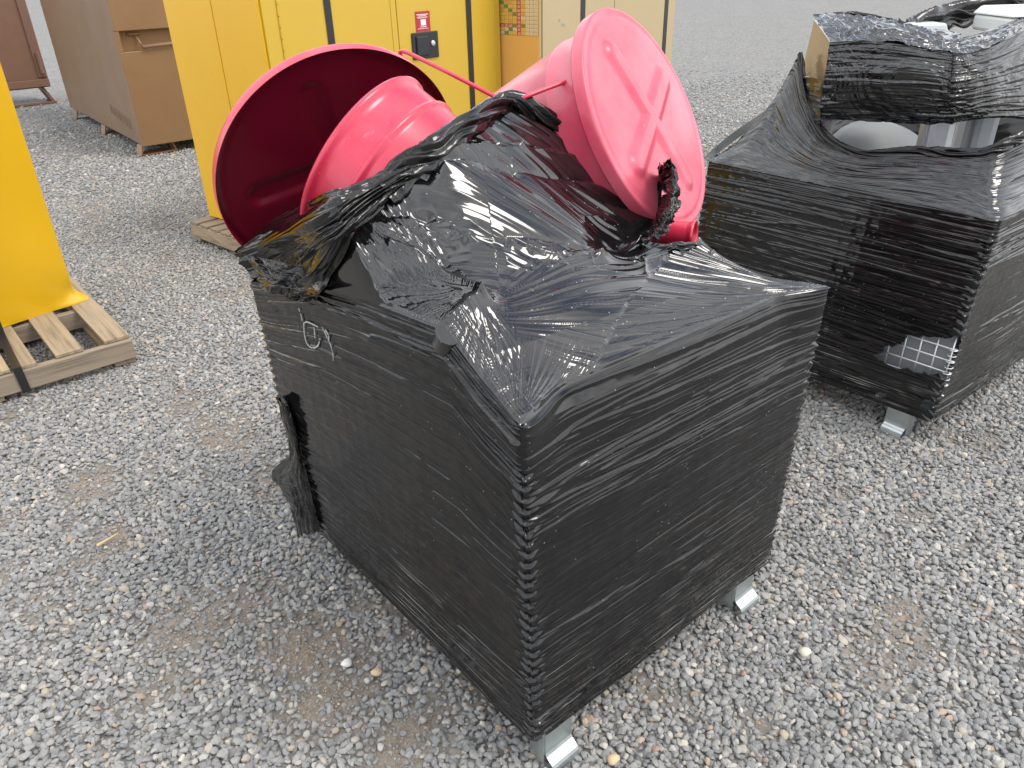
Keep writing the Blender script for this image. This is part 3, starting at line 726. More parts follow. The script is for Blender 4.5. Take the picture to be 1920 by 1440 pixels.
Gb = pleat(Gb, 44, .030, 5, 2.2); Gb = crumple(Gb, .005, 44, fu=1.0, fv=.8)
link('loose_film_bag', grid_mesh('loose_film_bag', Gb, ragged(170, 260, 45, ('v1',), .05, 9)), FILM_LOOSE, cage)
# ragged end of the bag hanging over the corner
E0 = [(450, 474, 1.93), (520, 490, 1.80), (580, 500, 1.72), (640, 480, 1.62)]
E1 = [(466, 508, 1.90), (525, 530, 1.78), (575, 540, 1.72), (625, 520, 1.66)]
E2 = [(486, 532, 1.93), (518, 556, 1.84), (555, 568, 1.78), (600, 552, 1.74)]
Ge = crumple(sheet(np.array([[dep(*p) for p in r_] for r_ in (E0, E1, E2)]), 110, 150), .016, 51, 1.0, 1.4)
link('ragged_film_end', grid_mesh('ragged_film_end', Ge, ragged(110, 150, 52, ('u1', 'v0', 'v1'), .14, 16)), FILM_LOOSE, cage)
# curled torn edge beside the right can
cA = [hit(1215, 322), hit(1236, 336), hit(1240, 360), hit(1232, 395), hit(1215, 430), hit(1196, 452)]
cB = [dep(1240, 306, 1.86), dep(1258, 312, 1.85), dep(1262, 350, 1.84), dep(1254, 392, 1.82), dep(1236, 428, 1.80), dep(1206, 452, 1.79)]
cC = [dep(1252, 296, 1.88), dep(1276, 318, 1.88), dep(1279, 358, 1.88), dep(1276, 402, 1.87), dep(1252, 440, 1.85), dep(1214, 458, 1.83)]
Gi = crumple(sheet(np.array([cA, cB, cC]), 90, 200), .016, 63, .9, 2.0)
link('curled_film_edge', grid_mesh('curled_film_edge', Gi, ragged(90, 200, 64, ('u1', 'v0'), .16, 14)), FILM_LOOSE, cage)
# knot of gathered film in front of the tube
kp = cr(np.array([hit(1120, 490), hit(1180, 478), hit(1240, 470), hit(1300, 464), hit(1345, 470)]), 120)
rope('gathered_film', kp+np.array([0, 0, .004]), [.004, .012, .014, .018, .012, .004], 66, pleats=5, twist=2.5, k=50, parent=cage, lump=.5, flat=.7)
# loose tail hanging down the back left edge
Tl = [[(516, 745), (526, 795), (538, 850), (507, 884), (526, 920), (545, 955), (556, 1010)],
      [(524, 750), (536, 800), (548, 858), (537, 892), (548, 925), (560, 965), (570, 1016)],
      [(534, 758), (547, 806), (558, 862), (562, 900), (570, 935), (580, 975), (588, 1008)],
      [(543, 766), (558, 813), (568, 866), (580, 908), (588, 945), (598, 985), (606, 1000)]]
TN = np.cross(np.array([.03, 0, -.47]), np.array([-.045, 1, 0])); TN /= np.linalg.norm(TN); TN = -TN if TN[0] > 0 else TN
Tg = np.array([[onplane(p[0], p[1], np.array([-.022, 1.0, .62])+TN*(.008+.012*math.sin(math.pi*i/3)), TN) for j, p in enumerate(r_)] for i, r_ in enumerate(Tl)])
link('loose_film_tail', grid_mesh('loose_film_tail', crumple(pleat(sheet(Tg, 120, 260), 70, .010, 4, 2.5), .006, 70, .8, 1.8), ragged(120, 260, 71, ('v1', 'u0'), .07, 14)), FILM_LOOSE, cage)
# the white hand-written mark on the left wall
gpx, gpy, _ = proj(GW)
def on_left(px_, py_):
    q = ((gpx-px_)**2+(gpy-py_)**2); return GW.reshape(-1, 3)[q.argmin()]
mk = MB()
for stroke in [[(562, 578), (566, 590), (570, 601)], [(572, 606), (573, 622), (576, 640), (584, 649), (592, 651), (600, 645), (603, 634)], [(571, 605), (580, 603), (590, 608), (599, 612)], [(591, 612), (592, 622), (593, 634)],
               [(606, 613), (611, 622), (617, 634), (619, 628), (612, 618)], [(618, 634), (622, 648), (626, 664), (627, 674)]]:
    c_ = cr(np.array([on_left(*p) for p in stroke]), 24)
    for i in range(23):
        if vn(np.array(i*.9+stroke[0][0]), np.array(.5), 5) < .40: continue
        a_, b_ = c_[i], c_[i+1]; d_ = (b_-a_)/np.linalg.norm(b_-a_); n_ = np.cross(d_, [-1, 0, 0])*(.0009+.0012*rng.random())
        off = np.array([-.0025, 0, 0]); mk.hexa([a_-n_+off, b_-n_+off, b_+n_+off, a_+n_+off, a_-n_+off*1.5, b_-n_+off*1.5, b_+n_+off*1.5, a_+n_+off*1.5])
tag(obj('handwritten_mark', mk, CHALK, cage), 'white handwritten marks')

# galvanised feet and floor rails under the cage
def foot(c, dirx, parent):
    """bent-plate foot: upright channel with a turned-out toe; dirx is the outward direction"""
    dirx = np.array([*dirx, 0.0]); dirx /= np.linalg.norm(dirx); side = np.array([-dirx[1], dirx[0], 0])
    c = np.asarray(c, float)
    prof = [(.0, .135), (.0, .058), (.001, .050), (.005, .042), (.011, .037), (.018, .033), (.024, .028), (.028, .021), (.030, .013), (.0305, .001)]
    th = .004; w = .042
    mb = MB(); ring = []
    pr_ = np.array(prof); tn = np.gradient(pr_, axis=0); nn = np.stack([tn[:, 1], -tn[:, 0]], 1); nn /= np.linalg.norm(nn, axis=1, keepdims=True)
    for (a_, z_), n_ in zip(prof, nn):
        for sgn_, wd in ((1, -w), (1, w), (-1, w), (-1, -w)):
            q = np.array([a_, z_])+n_*th*.5*sgn_
            ring.append(c+dirx*q[0]+side*wd+np.array([0, 0, q[1]]))
    F = []
    for i in range(len(prof)-1):
        for j in range(4): F.append((i*4+j, i*4+(j+1) % 4, (i+1)*4+(j+1) % 4, (i+1)*4+j))
    F += [(0, 1, 2, 3), tuple(range(len(ring)-4, len(ring)))]
    mb.add(ring, F)
    for s_ in (-1, 1):      # side flanges of the channel
        mb.hexa([c+side*s_*w+dirx*a_+side*s_*b2+np.array([0, 0, z_]) for z_ in (.012, .135) for a_, b2 in ((-.05, 0), (.0, 0), (.0, .004), (-.05, .004))])
    return obj('foot', mb, GALV, parent, bevel=.0)
foot((.105, .018, 0), (.0, -1), cage); foot((.855, .02, 0), (0, -1), cage); foot((.13, 1.08, 0), (0, 1), cage); foot((.84, 1.06, 0), (0, 1), cage)
fr = MB()
for yy in (.03, 1.05): fr.box((.05, yy, .132), (.92, yy+.04, .16))
for xx_ in (.04, .9): fr.box((xx_, .03, .134), (xx_+.04, 1.08, .158))
obj('floor_rail', fr, GALV, cage)

# ------------------------------------------------------------------ the red cans
def lid_disc(name, c, n, R_, parent, rot=0.6, mats=None, dish=.0, sub=None):
    """stamped lid: face with a raised X, rounded rim and a turned-down skirt. n points out of the face"""
    c = np.asarray(c, float); n = np.asarray(n, float)/np.linalg.norm(n)
    a = np.cross(n, [0, 0, 1.0]); a /= np.linalg.norm(a); b_ = np.cross(n, a)
    rr = np.concatenate([np.linspace(0, R_-.006, 80), R_-.006+.006*np.sin(np.linspace(.2, math.pi/2, 6)), np.full(4, R_+.0005), [R_-.002]])
    base = np.concatenate([np.zeros(80), -.006*(1-np.cos(np.linspace(.2, math.pi/2, 6))), -.006-np.array([.008, .018, .026, .028]), [-.0275]])
    t = np.linspace(0, 2*math.pi, 240, endpoint=False)
    RR, TT = np.meshgrid(rr, t, indexing='ij'); X_ = RR*np.cos(TT); Y_ = RR*np.sin(TT)
    def arm(ang):
        ca, sa = math.cos(ang), math.sin(ang); al_ = X_*ca+Y_*sa; ac_ = -X_*sa+Y_*ca
        over = np.maximum(np.abs(al_)-R_*.66, 0); d_ = np.hypot(over, ac_)
        return sst(.042, .014, d_)
    e_ = np.maximum(arm(rot), arm(rot+math.radians(84)))
    z_ = base[:, None]+.011*e_*(RR < R_*.93)+.003*np.cos(RR/R_*math.pi*.5)
    z_ = np.where((RR > R_*.90) & (RR < R_*.97), z_-.0022*np.sin((RR/R_-.90)/.07*math.pi), z_)
    G = c+a*X_[..., None]+b_*Y_[..., None]+n*z_[..., None]
    me = grid_mesh(name, G, wrap=True)
    o = link(name, me, mats, parent)
    sol = o.modifiers.new('thickness', 'SOLIDIFY'); sol.thickness = .0016; sol.offset = -1
    if len(mats) > 1: sol.material_offset = 1
    return o
can_r = empty('red_can', RC-RN*.55-np.array([0, 0, .2]), 'red steel can lying on its side, its lid with a stamped X facing right', 'can')
body = [(.2845, .030), (.290, .027), (.2935, .031), (.2915, .037), (.283, .040), (.280, .046), (.2765, .118), (.2795, .124), (.2795, .130), (.2755, .136), (.268, .25), (.262, .34), (.252, .50), (.248, .60), (.240, .61), (.0, .612)]
link('body', grid_mesh('body', lathe(body, RC, -RN, 160), wrap=True), PINK_FADED_SHEEN, can_r)
lid_disc('lid', RC, RN, .300, can_r, rot=math.radians(26.4), mats=[PINK_FADED_SHEEN, PINK_DARK])
hm = MB(); h0 = atz(1086, 153, 0); 
hp = [dep(1084, 156, 1.905), dep(1078, 151, 1.895), dep(1066, 152, 1.885), dep(1020, 168, 1.86), dep(975, 186, 1.84), dep(930, 205, 1.86)]
hm.tube(cr(np.array(hp), 30), .0052, 10); obj('bail_handle', hm, PINK, can_r, smooth=True)
can_l = empty('red_can', LC+LAX*.3-np.array([0, 0, .25]), 'red steel can tipped forward under the film, its dark lid hanging open behind it', 'can')
body2 = [(.2310, .012), (.232, .001), (.2365, -.004), (.2405, .002), (.2385, .010), (.2315, .014), (.2295, .03), (.2275, .082), (.229, .086), (.234, .090), (.2355, .095), (.234, .100), (.2280, .104), (.2265, .112), (.2235, .15), (.221, .18), (.214, .19), (.0, .192)]
body2 = [(r_*.945, z_) for r_, z_ in body2]
link('body', grid_mesh('body', lathe(body2, LC, LAX, 160), wrap=True), PINK, can_l)
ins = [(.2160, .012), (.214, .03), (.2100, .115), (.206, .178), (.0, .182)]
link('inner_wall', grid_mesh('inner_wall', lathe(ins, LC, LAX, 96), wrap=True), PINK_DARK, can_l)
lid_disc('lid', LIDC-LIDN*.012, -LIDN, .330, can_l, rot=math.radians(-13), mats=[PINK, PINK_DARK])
hm = MB(); hp = [dep(762, 112, 2.12), dep(752, 105, 2.10), dep(751, 97, 2.09), dep(762, 98, 2.07), dep(800, 116, 2.03), dep(860, 146, 1.97), dep(940, 188, 1.90), dep(965, 205, 1.89)]
hm.tube(cr(np.array(hp), 50), .0056, 10); obj('bail_handle', hm, PINK, can_l, smooth=True)
# short open tube below the right lid
tc_ = atz(1303, 441, 1.055); tax = np.array([.42, -.90, .04]); tax /= np.linalg.norm(tax)
tub = empty('red_tube', tc_-tax*.08, 'short red steel tube with a round hole in it, poking out below the X-stamped lid', 'tube')
Gt_ = lathe([(.034, -.15), (.034, -.02), (.0345, -.012), (.038, -.009), (.0395, -.004), (.038, .0), (.034, .001), (.032, -.004), (.0315, -.15)], tc_, tax, 64)
link('tube_wall', grid_mesh('tube_wall', Gt_, wrap=True), PINK, tub)
hc = tc_-tax*.075+np.array([-.02, -.02, .0]); up_ = np.array([-.25, -.35, .9]); up_ -= tax*(up_@tax); up_ /= np.linalg.norm(up_)
hc = tc_-tax*.075+up_*.0335
link('hole', grid_mesh('hole', lathe([(.0005, .0012), (.016, .0006), (.0175, -.0015)], hc, up_, 32), wrap=True), STRAP, tub)
# ------------------------------------------------------------------ second wrapped cage on the right
cage2 = empty('film_wrapped_cage', (2.6, .6, 0), 'black film wrapped cage at the right, torn open over grey fittings', 'cage')
RF = np.array([2.11, .014, .90]); RR_ = np.array([3.1, -.03, .90]); RB = np.array([3.15, 1.20, .90]); RL = np.array([2.15, 1.23, .90])
rb = [np.array(p) for p in ((2.076, .041, .115), (3.05, .0, .12), (3.08, 1.2, .12), (2.04, 1.21, .12))]
G, X, Z, Sd, D = wall_loop([RF, RR_, RB, RL], rb, 420, (0, 3), 26, scallop_from=.84, pitch=.031, streak=1.9, scal=.012)
px, py, _ = proj(G)
tear = [(1640, 668), (1655, 655), (1668, 650), (1690, 645), (1700, 628), (1735, 632), (1770, 633), (1803, 634), (1806, 650), (1800, 668), (1790, 684), (1776, 700), (1752, 702), (1738, 700), (1715, 698), (1700, 688), (1680, 690), (1668, 684)]
jx = 7*(vn(px*.12, py*.12, 3)-.5)
hole = inpoly(px+jx, py+jx, tear) & ((Sd == 3) | (D < .02))
for (hx, hy, ra, rb_) in ((1652, 741, 9, 4), (1738, 760, 12, 9)):
    hole |= (((px-hx)/ra)**2+((py-hy)/rb_)**2 < .6+.9*vn(px*.3, py*.3, 4)) & (Sd == 3)
hw = np.concatenate([hole, hole[:, :1]], 1)
fm = ~(hw[:-1, :-1] | hw[1:, :-1] | hw[1:, 1:] | hw[:-1, 1:])
link('film_wall', grid_mesh('film_wall', G, fm, wrap=True), FILM_WALL, cage2)
WIRE = metal('bright_wire', (0.80, 0.82, 0.82), 0.45)
wm = MB()
for yy in np.arange(.045, .36, .056): wm.tube([(2.104, yy, .2), (2.112, yy, .46)], .0032, 8)
for zz in np.arange(.225, .46, .047): wm.tube([(2.1035+(zz-.22)*.03, .03, zz), (2.1035+(zz-.22)*.03, .38, zz)], .0032, 8)
for zz in np.arange(.27, .42, .024):
    wm.tube([np.array([2.106, .042, zz])+.014*np.array([math.cos(q), math.sin(q), 0]) for q in np.linspace(0, 2*math.pi, 14)], .0018, 6, cap=False)
obj('wire_mesh', wm, WIRE, cage2, smooth=True)
ip_ = MB(); ip_.box((2.14, .05, .14), (2.30, .9, .62)); 
gp = obj('grey_bin', ip_, GREYD, None, bevel=.01); tag(gp, 'grey plastic bin behind the wire mesh, seen through the torn hole', 'bin')
foot((2.085, .165, 0), (-1, .05), cage2); foot((2.06, 1.05, 0), (-1, .05), cage2); foot((3.04, .15, 0), (1, 0), cage2)
fr = MB(); fr.box((2.10, .06, .135), (2.14, 1.15, .16)); fr.box((2.12, .07, .131), (3.0, .11, .158)); obj('floor_rail', fr, GALV, cage2)

def streaks(G, seed, amp, kv, ku=3.0, axis=0):
    """pleats running along the second grid axis"""
    n = normals(G)
    a, b_ = np.meshgrid(np.linspace(0, 1, G.shape[0]), np.linspace(0, 1, G.shape[1]), indexing='ij')
    if axis: a, b_ = b_, a
    a2 = a+.03*(vn(a*4, b_*5, seed+7)-.5)
    env = .35+.9*vn(a*5, b_*4, seed+8)
    h = env*(amp*rd(b_*ku, a2*kv, seed)**2.2+.45*amp*rd(b_*ku*1.6, a2*kv*2.3, seed+1)**2+.2*amp*rd(b_*ku*2, a2*kv*5, seed+2))
    return G+n*h[..., None]
def skirt(rows, nu, nv): return sheet(np.array([[np.asarray(p, float) for p in r_] for r_ in rows]), nu, nv)
rim = [atz(a_, b_, .902) for a_, b_ in ((1322, 297), (1336, 303), (1370, 310), (1430, 323), (1500, 337), (1590, 355), (1700, 377), (1800, 398))]+[np.array([2.11, .014, .902]), np.array([2.40, .0, .902])]
upr = [dep(*p) for p in ((1430, 214, 3.36), (1476, 150, 3.28), (1500, 100, 3.22), (1510, 170, 3.16), (1545, 250, 3.08), (1610, 287, 2.99), (1720, 285, 2.88), (1830, 290, 2.76), (1885, 272, 2.74), (1960, 235, 2.82))]
midr = [r_*.62+u_*.38-np.array([0, 0, s_]) for r_, u_, s_ in zip(rim, upr, (.03, .05, .065, .05, .02, .005, .0, .0, .02, .03))]
mid2 = [r_*.25+u_*.75-np.array([0, 0, s_]) for r_, u_, s_ in zip(rim, upr, (.02, .03, .04, .03, .01, -.01, -.012, -.01, .0, .01))]
Gs = skirt([rim, midr, mid2, upr], 210, 420)
Gs = streaks(Gs, 30, .0065, 24, 3.0); Gs = Gs+normals(Gs)*(.004*(vn(np.linspace(0, 12, 210)[:, None]+0*np.zeros((1, 420)), np.linspace(0, 30, 420)[None]+np.zeros((210, 1)), 31)-.5))[..., None]
link('film_skirt', grid_mesh('film_skirt', Gs), FILM, cage2)
Gk = skirt([[dep(1318, 296, 3.45), dep(1370, 252, 3.42), dep(1434, 208, 3.38)], [dep(1327, 303, 3.40), dep(1380, 262, 3.38), dep(1440, 222, 3.33)]], 20, 60)
link('film_back_edge', grid_mesh('film_back_edge', Gk), FILM_LOOSE, cage2)
# rolled edge of the opening
rope('rolled_film_edge', cr(np.array(upr[2:]), 220), [.010, .016, .014, .016, .018, .02, .022, .02], 46, pleats=5, twist=6, k=46, parent=cage2, lump=.5)
# wrapped carton and the film band round it
car = empty('wrapped_carton', dep(1640, 230, 3.1), 'brown cardboard carton wound in black film on top of the right cage', 'carton')
FBL, FTL, FBR, FTR, BTL, BBL = dep(1542, 222, 3.08), dep(1562, 80, 2.95), dep(1782, 231, 2.93), dep(1790, 104, 2.80), dep(1527, 30, 3.22), dep(1495, 160, 3.36)
mbx = MB(); mbx.hexa([FBL, FBR, FBR+(BBL-FBL), BBL, FTL, FTR, FTR+(BTL-FTL), BTL]); obj('carton_body', mbx, CARD, car, bevel=.012, smooth=False)
tp = [(1556, 79, 2.91), (1620, 76, 2.86), (1700, 84, 2.81), (1780, 98, 2.79), (1800, 104, 2.78), (1850, 92, 2.82), (1930, 52, 2.95)]
bt = [(1534, 226, 3.06), (1610, 228, 3.02), (1700, 231, 2.97), (1772, 232, 2.92), (1795, 230, 2.91), (1860, 222, 2.93), (1930, 228, 3.0)]
md = [((a_[0]+b_[0])/2+(0 if k_ < 4 else -3), (a_[1]+b_[1])/2, (a_[2]+b_[2])/2-.030+0) for k_, (a_, b_) in enumerate(zip(tp, bt))]
Gq = skirt([[dep(*p) for p in r_] for r_ in (tp, md, bt)], 150, 360)
Gq = crumple(Gq, .010, 35, .5, 1.0); Gq = streaks(Gq, 36, .0065, 20, 3.0)
link('film_band', grid_mesh('film_band', Gq, ragged(150, 360, 37, ('u1',), .02, 20)), FILM, car)
lf_ = [[(1490, 138, 3.27), (1515, 142, 3.12), (1542, 152, 2.985)], [(1496, 180, 3.26), (1518, 185, 3.13), (1540, 190, 3.0)], [(1502, 228, 3.28), (1520, 230, 3.16), (1538, 232, 3.04)]]
link('film_corner', grid_mesh('film_corner', streaks(skirt([[dep(*p) for p in r_] for r_ in lf_], 70, 50), 47, .005, 9, 2)), FILM, car)
tpf = [[(1524, 30, 3.24), (1570, 28, 3.22), (1640, 36, 3.16), (1720, 52, 3.04), (1800, 62, 2.98)], [(1540, 55, 3.06), (1585, 50, 3.04), (1650, 54, 2.97), (1725, 68, 2.90), (1800, 82, 2.86)], [(1558, 82, 2.91), (1605, 79, 2.88), (1665, 81, 2.84), (1730, 92, 2.80), (1796, 104, 2.78)]]
link('film_cap', grid_mesh('film_cap', crumple(skirt([[dep(*p) for p in r_] for r_ in tpf], 110, 170), .016, 39, 1, 1.6)), FILM, car)
fb2 = [[(1700, 84, 2.86), (1760, 82, 2.90), (1830, 66, 2.98), (1930, 28, 3.1)], [(1705, 90, 2.85), (1790, 101, 2.79), (1850, 90, 2.82), (1930, 50, 2.95)]]
link('film_shoulder', grid_mesh('film_shoulder', streaks(crumple(skirt([[dep(*p) for p in r_] for r_ in fb2], 60, 200), .008, 41, .6, 1.6), 42, .004, 9, 6)), FILM, car)
rp = cr(np.array([dep(*p) for p in ((1548, 30, 3.3), (1610, 32, 3.34), (1665, 48, 3.3), (1700, 58, 3.26), (1745, 42, 3.32), (1800, 28, 3.4), (1870, 10, 3.45), (1960, -20, 3.5))]), 200)
rope('twisted_film', rp, [.012, .02, .03, .04, .05, .055, .05, .04], 48, pleats=6, twist=5, k=70, parent=car, lump=.45)
bk = [[dep(1575, 130, 3.62), dep(1640, 120, 3.70), dep(1760, 100, 3.66), dep(1960, 60, 3.6)], [dep(1545, 240, 3.55), dep(1620, 225, 3.66), dep(1760, 220, 3.62), dep(1960, 190, 3.5)], [dep(1520, 330, 3.50), dep(1600, 330, 3.6), dep(1760, 330, 3.5), dep(1960, 300, 3.4)]]
link('dark_backing', grid_mesh('dark_backing', streaks(skirt([r_ for r_ in bk], 60, 120), 50, .006, 12)), FILM_LOOSE, cage2)  # added black sheet that makes the inside of the opening look dark
# grey fittings in the cage
def prism(name, base, top, m, label, cat, bevel=.008):
    mb = MB(); mb.hexa(list(base)+list(top)); return tag(obj(name, mb, m, None, bevel=bevel), label, cat)
GREYM = paint('soft_grey_plastic', (0.33, 0.345, 0.35), rough=0.55, coat=0.0, vary=0.05, dirt=0.1)
e1 = np.array([.77, -.64, 0]); e2 = np.array([.64, .77, 0]); e3 = np.array([0, 0, 1.0])
def fr_box(c, w, d, hgt, tap=.8):
    b4 = [c-e1*w-e2*d, c+e1*w-e2*d, c+e1*w+e2*d, c-e1*w+e2*d]; t4 = [c+(p-c)*tap+e3*hgt for p in b4]; return b4, t4
prism('grey_housing', *fr_box(dep(1722, 84, 3.25), .10, .08, .085, .72), GREYP, 'small pale grey plastic housing with sloped sides behind the wrapped carton', 'housing')
wb = empty('white_box', dep(1900, 50, 3.2), 'white plastic box lid at the top right corner, above the black film', 'box')
mb = MB(); mb.hexa([p for r_ in fr_box(dep(1925, 58, 3.2), .16, .14, .06, 1.0) for p in r_]); obj('box_body', mb, WHITEP, wb, bevel=.012)
mb = MB(); mb.hexa([p for r_ in fr_box(dep(1925, 58, 3.2)+e3*.062, .168, .148, .032, .86) for p in r_]); obj('box_lid', mb, WHITEP, wb, bevel=.008)
dome_c = dep(1655, 300, 3.30)
tag(link('round_cover', grid_mesh('round_cover', lathe([(.23, -.05), (.235, -.01), (.232, .0), (.20, .012), (.12, .03), (.05, .038), (.0005, .04)], dome_c, (-.35, -.45, .82), 80), wrap=True), GREYM), 'round pale grey plastic cover inside the torn opening of the right cage', 'cover')
def channel(name, pxl, pxr, ytop, t, hgt, m, label, lean=(0, 0)):
    a_ = dep(pxl, ytop, t); b_ = dep(pxr, ytop, t); d_ = (b_-a_); w_ = np.linalg.norm(d_); d_ = d_/w_; n_ = np.array([d_[1], -d_[0], 0]); n_ /= np.linalg.norm(n_)
    pts = [(0, 0), (.10, 0), (.10, .016), (.30, .022), (.70, .022), (.90, .016), (.90, 0), (1, 0), (1, -.04), (0, -.04)]
    top = [a_+d_*w_*u_+n_*v_ for u_, v_ in pts]; bot = [p+np.array([lean[0], lean[1], -hgt]) for p in top]
    k = len(pts); mb = MB(); mb.add(bot+top, [tuple(range(k-1, -1, -1)), tuple(range(k, 2*k))]+[(i, (i+1) % k, k+(i+1) % k, k+i) for i in range(k)])
    return tag(obj(name, mb, m, None, bevel=.002), label, 'channel')
channel('aluminium_channel', 1741, 1800, 205, 3.02, .45, ALU, 'bright ribbed aluminium channel standing in the opening, right of the round cover', (-.01, -.01))
channel('grey_channel', 1828, 1880, 205, 3.10, .45, GREYD, 'dark grey ribbed channel at the right end of the torn opening')
channel('grey_channel', 1538, 1566, 215, 3.28, .4, GREYP, 'pale grey channel at the left end of the torn opening', (.0, .0))
wp = MB(); a_ = dep(1800, 225, 3.25); b_ = dep(1836, 222, 3.22); wp.hexa([a_-e3*.3, b_-e3*.3, b_+e2*.02-e3*.3, a_+e2*.02-e3*.3, a_, b_, b_+e2*.02, a_+e2*.02])
tag(obj('white_board', wp, WHITEP, None, bevel=.004), 'white board between the two ribbed channels in the opening', 'board')
mb = MB(); bb = fr_box(np.array([2.62, .62, .60]), .35, .35, .24, .95); mb.hexa(bb[0]+bb[1]); tag(obj('grey_crate', mb, GREYD, None, bevel=.02), 'grey plastic crate low inside the right cage', 'crate')

# ------------------------------------------------------------------ pallets
def plank(name, a, b_, m, parent, fr=None, bevel=.003, warp=0.0):
    mb = MB(); mb.box(a, b_, fr=fr); return obj(name, mb, m, parent, bevel=bevel)
pal = empty('pallet', (-.6, 3.5, 0), 'weathered wooden pallet under the leftmost yellow cabinet', 'pallet', 'timber pallets')
xs = []
for (l_, r_) in (((195, 640), (241, 626)), ((104, 667), (156, 653)), ((35, 691), (70, 682)), ((-40, 712), (21, 697))):
    xs.append((atz(*l_, .142)[0], atz(*r_, .142)[0]))
xs += [(-.86, -.74), (-1.02, -.93), (-1.2, -1.08)]
ybs = 2.955
for i, (x0, x1) in enumerate(xs):
    dz = rng.uniform(-.002, .002); plank('deck_board', (x0, ybs+rng.uniform(-.012, .012), .124+dz), (x1, 4.12, .142+dz), WOODY, pal)
for yy in (2.932, 3.50, 4.07): plank('stringer', (-1.22, yy, .030), (.026, yy+.042, .1225), WOODX, pal)
plank('bottom_board', (-.075, 2.95, .002), (.02, 4.1, .029), WOODY, pal); plank('bottom_board', (-.65, 2.95, .002), (-.55, 4.1, .029), WOODY, pal); plank('bottom_board', (-1.2, 2.95, .002), (-1.1, 4.1, .029), WOODY, pal)
# second pallet under the wide yellow cabinet
th = math.radians(8); EX = np.array([math.cos(th), math.sin(th), 0]); EY = np.array([-math.sin(th), math.cos(th), 0])
YB = np.array([1.096, 4.658, .14]); YFL = YB-EY*.98+EX*.06; YFR = YB-EY*.98+EX*2.02
pal2 = empty('pallet', YB+EX*.9-EY*.5-np.array([0, 0, .14]), 'weathered wooden pallet under the wide yellow cabinet with the lock', 'pallet', 'timber pallets')
o_ = np.array([.945, 4.66, 0])
def f2(a_, b_, z_): return o_+EX*a_-EY*b_+np.array([0, 0, z_])
for k in range(9): plank('deck_board', (0, k*.135, .120), (2.3, k*.135+.10, .139), WOODX, pal2, fr=f2)
for a_ in (0, 1.1, 2.2): plank('stringer', (a_+.0, -.005, .028), (a_+.045, 1.19, .119), WOODY, pal2, fr=f2)
for k in (0, 4, 8): plank('bottom_board', (.0, k*.135+.002, .004), (2.3, k*.135+.095, .027), WOODX, pal2, fr=f2)

# ------------------------------------------------------------------ yellow cabinet at the left edge
yl = empty('yellow_cabinet', (-.4, 3.8, .14), 'tall plain yellow cabinet at the left edge, its bottom corner bent', 'cabinet', 'cabinets in the yard')
pR = np.array([.004, 3.60, .143]); pL = np.array([-.95, 3.34, .143]); ed = (pL-pR)/np.linalg.norm(pL-pR); en = np.array([ed[1], -ed[0], 0]); 
if en@(CAM-pR) < 0: en = -en
nu, nv = 120, 160
uu = np.linspace(0, 1, nu)**1.6*np.linalg.norm(pL-pR); zz = np.linspace(0, 1, nv)**1.5*1.95
Ug, Zg = np.meshgrid(uu, zz, indexing='ij')
inset = .062*sst(0, .10, Zg)*(1-0)                        # the bottom flange sticks out past the panel
inset = inset*np.exp(-(Ug/.05))
bulge = .020*np.exp(-((Ug-.16)/.16)**2-((Zg-.22)/.2)**2)-.012*np.exp(-((Ug-.05)/.05)**2-((Zg-.07)/.05)**2)+.02*np.exp(-((Ug-.06)/.10)**2-(Zg/.03)**2)
rnd = -.02*np.exp(-(Ug/.018)**2)*sst(.0, .05, Zg)
Gy = pR+ed*(Ug+inset)[..., None]+np.array([0, 0, 1.0])*Zg[..., None]+en*(bulge+rnd)[..., None]
link('front_panel', grid_mesh('front_panel', Gy), YELLOW_DIM, yl)
mb = MB(); q = [pR+ed*.05-en*.012, pL-en*.012, pL-en*.6, pR+ed*.05-en*.6]; mb.hexa([p+np.array([0, 0, .003]) for p in q]+[p+np.array([0, 0, 1.95]) for p in q]); obj('cabinet_body', mb, YELLOW_DIM, yl, bevel=.008)
mb = MB(); w_ = .036
def strip(mb, pts, wv, th_=.0015):
    pts = [np.asarray(p, float) for p in pts]; wv = np.asarray(wv, float)
    for a_, b_ in zip(pts[:-1], pts[1:]):
        n_ = np.cross(b_-a_, wv); n_ = n_/np.linalg.norm(n_)*th_
        mb.hexa([a_-wv, b_-wv, b_+wv, a_+wv, a_-wv+n_, b_-wv+n_, b_+wv+n_, a_+wv+n_])
s0 = atz(2, 628, .146); s1 = np.array([atz(30, 688, .146)[0], 2.926, .147]); s2 = np.array([s1[0]+.006, 2.926, .022])
strip(mb, [s0+np.array([-.012, .02, 1.6]), s0+np.array([0, .0, .012]), s0, s1, s2], (.0175, 0, 0)); tag(obj('black_strap', mb, STRAP, None), 'black plastic strap over the leftmost pallet', 'strap', 'black straps')

# ------------------------------------------------------------------ wide yellow cabinet with a lock
yc = empty('yellow_cabinet', YB+EX-EY*.5, 'wide yellow two-door cabinet with a black lock plate and a red sticker', 'cabinet', 'cabinets in the yard')
HT = 1.75
YBR = YFR+EY*.98
mb = MB(); q = [YB, YBR, YFR, YFL]; mb.hexa([q[0], q[3], q[2], q[1]]+[p+np.array([0, 0, HT]) for p in (q[0], q[3], q[2], q[1])]); obj('cabinet_body', mb, YELLOW, yc, bevel=.006)
WF = np.linalg.norm(YFR-YFL); fx = (YFR-YFL)/WF; fn = np.array([fx[1], -fx[0], 0])
def fp(a_, d_, z_): return YFL+fx*a_+fn*d_+np.array([0, 0, z_])
def pa(px_, py_=20):
    p = onplane(px_, py_, YFL, fn); return (p-YFL)@fx, p[2]-.14
fx_ = lambda a_, d_, z_: fp(a_, d_, z_)
a518, a740, a922 = pa(518)[0], pa(740)[0], pa(922)[0]
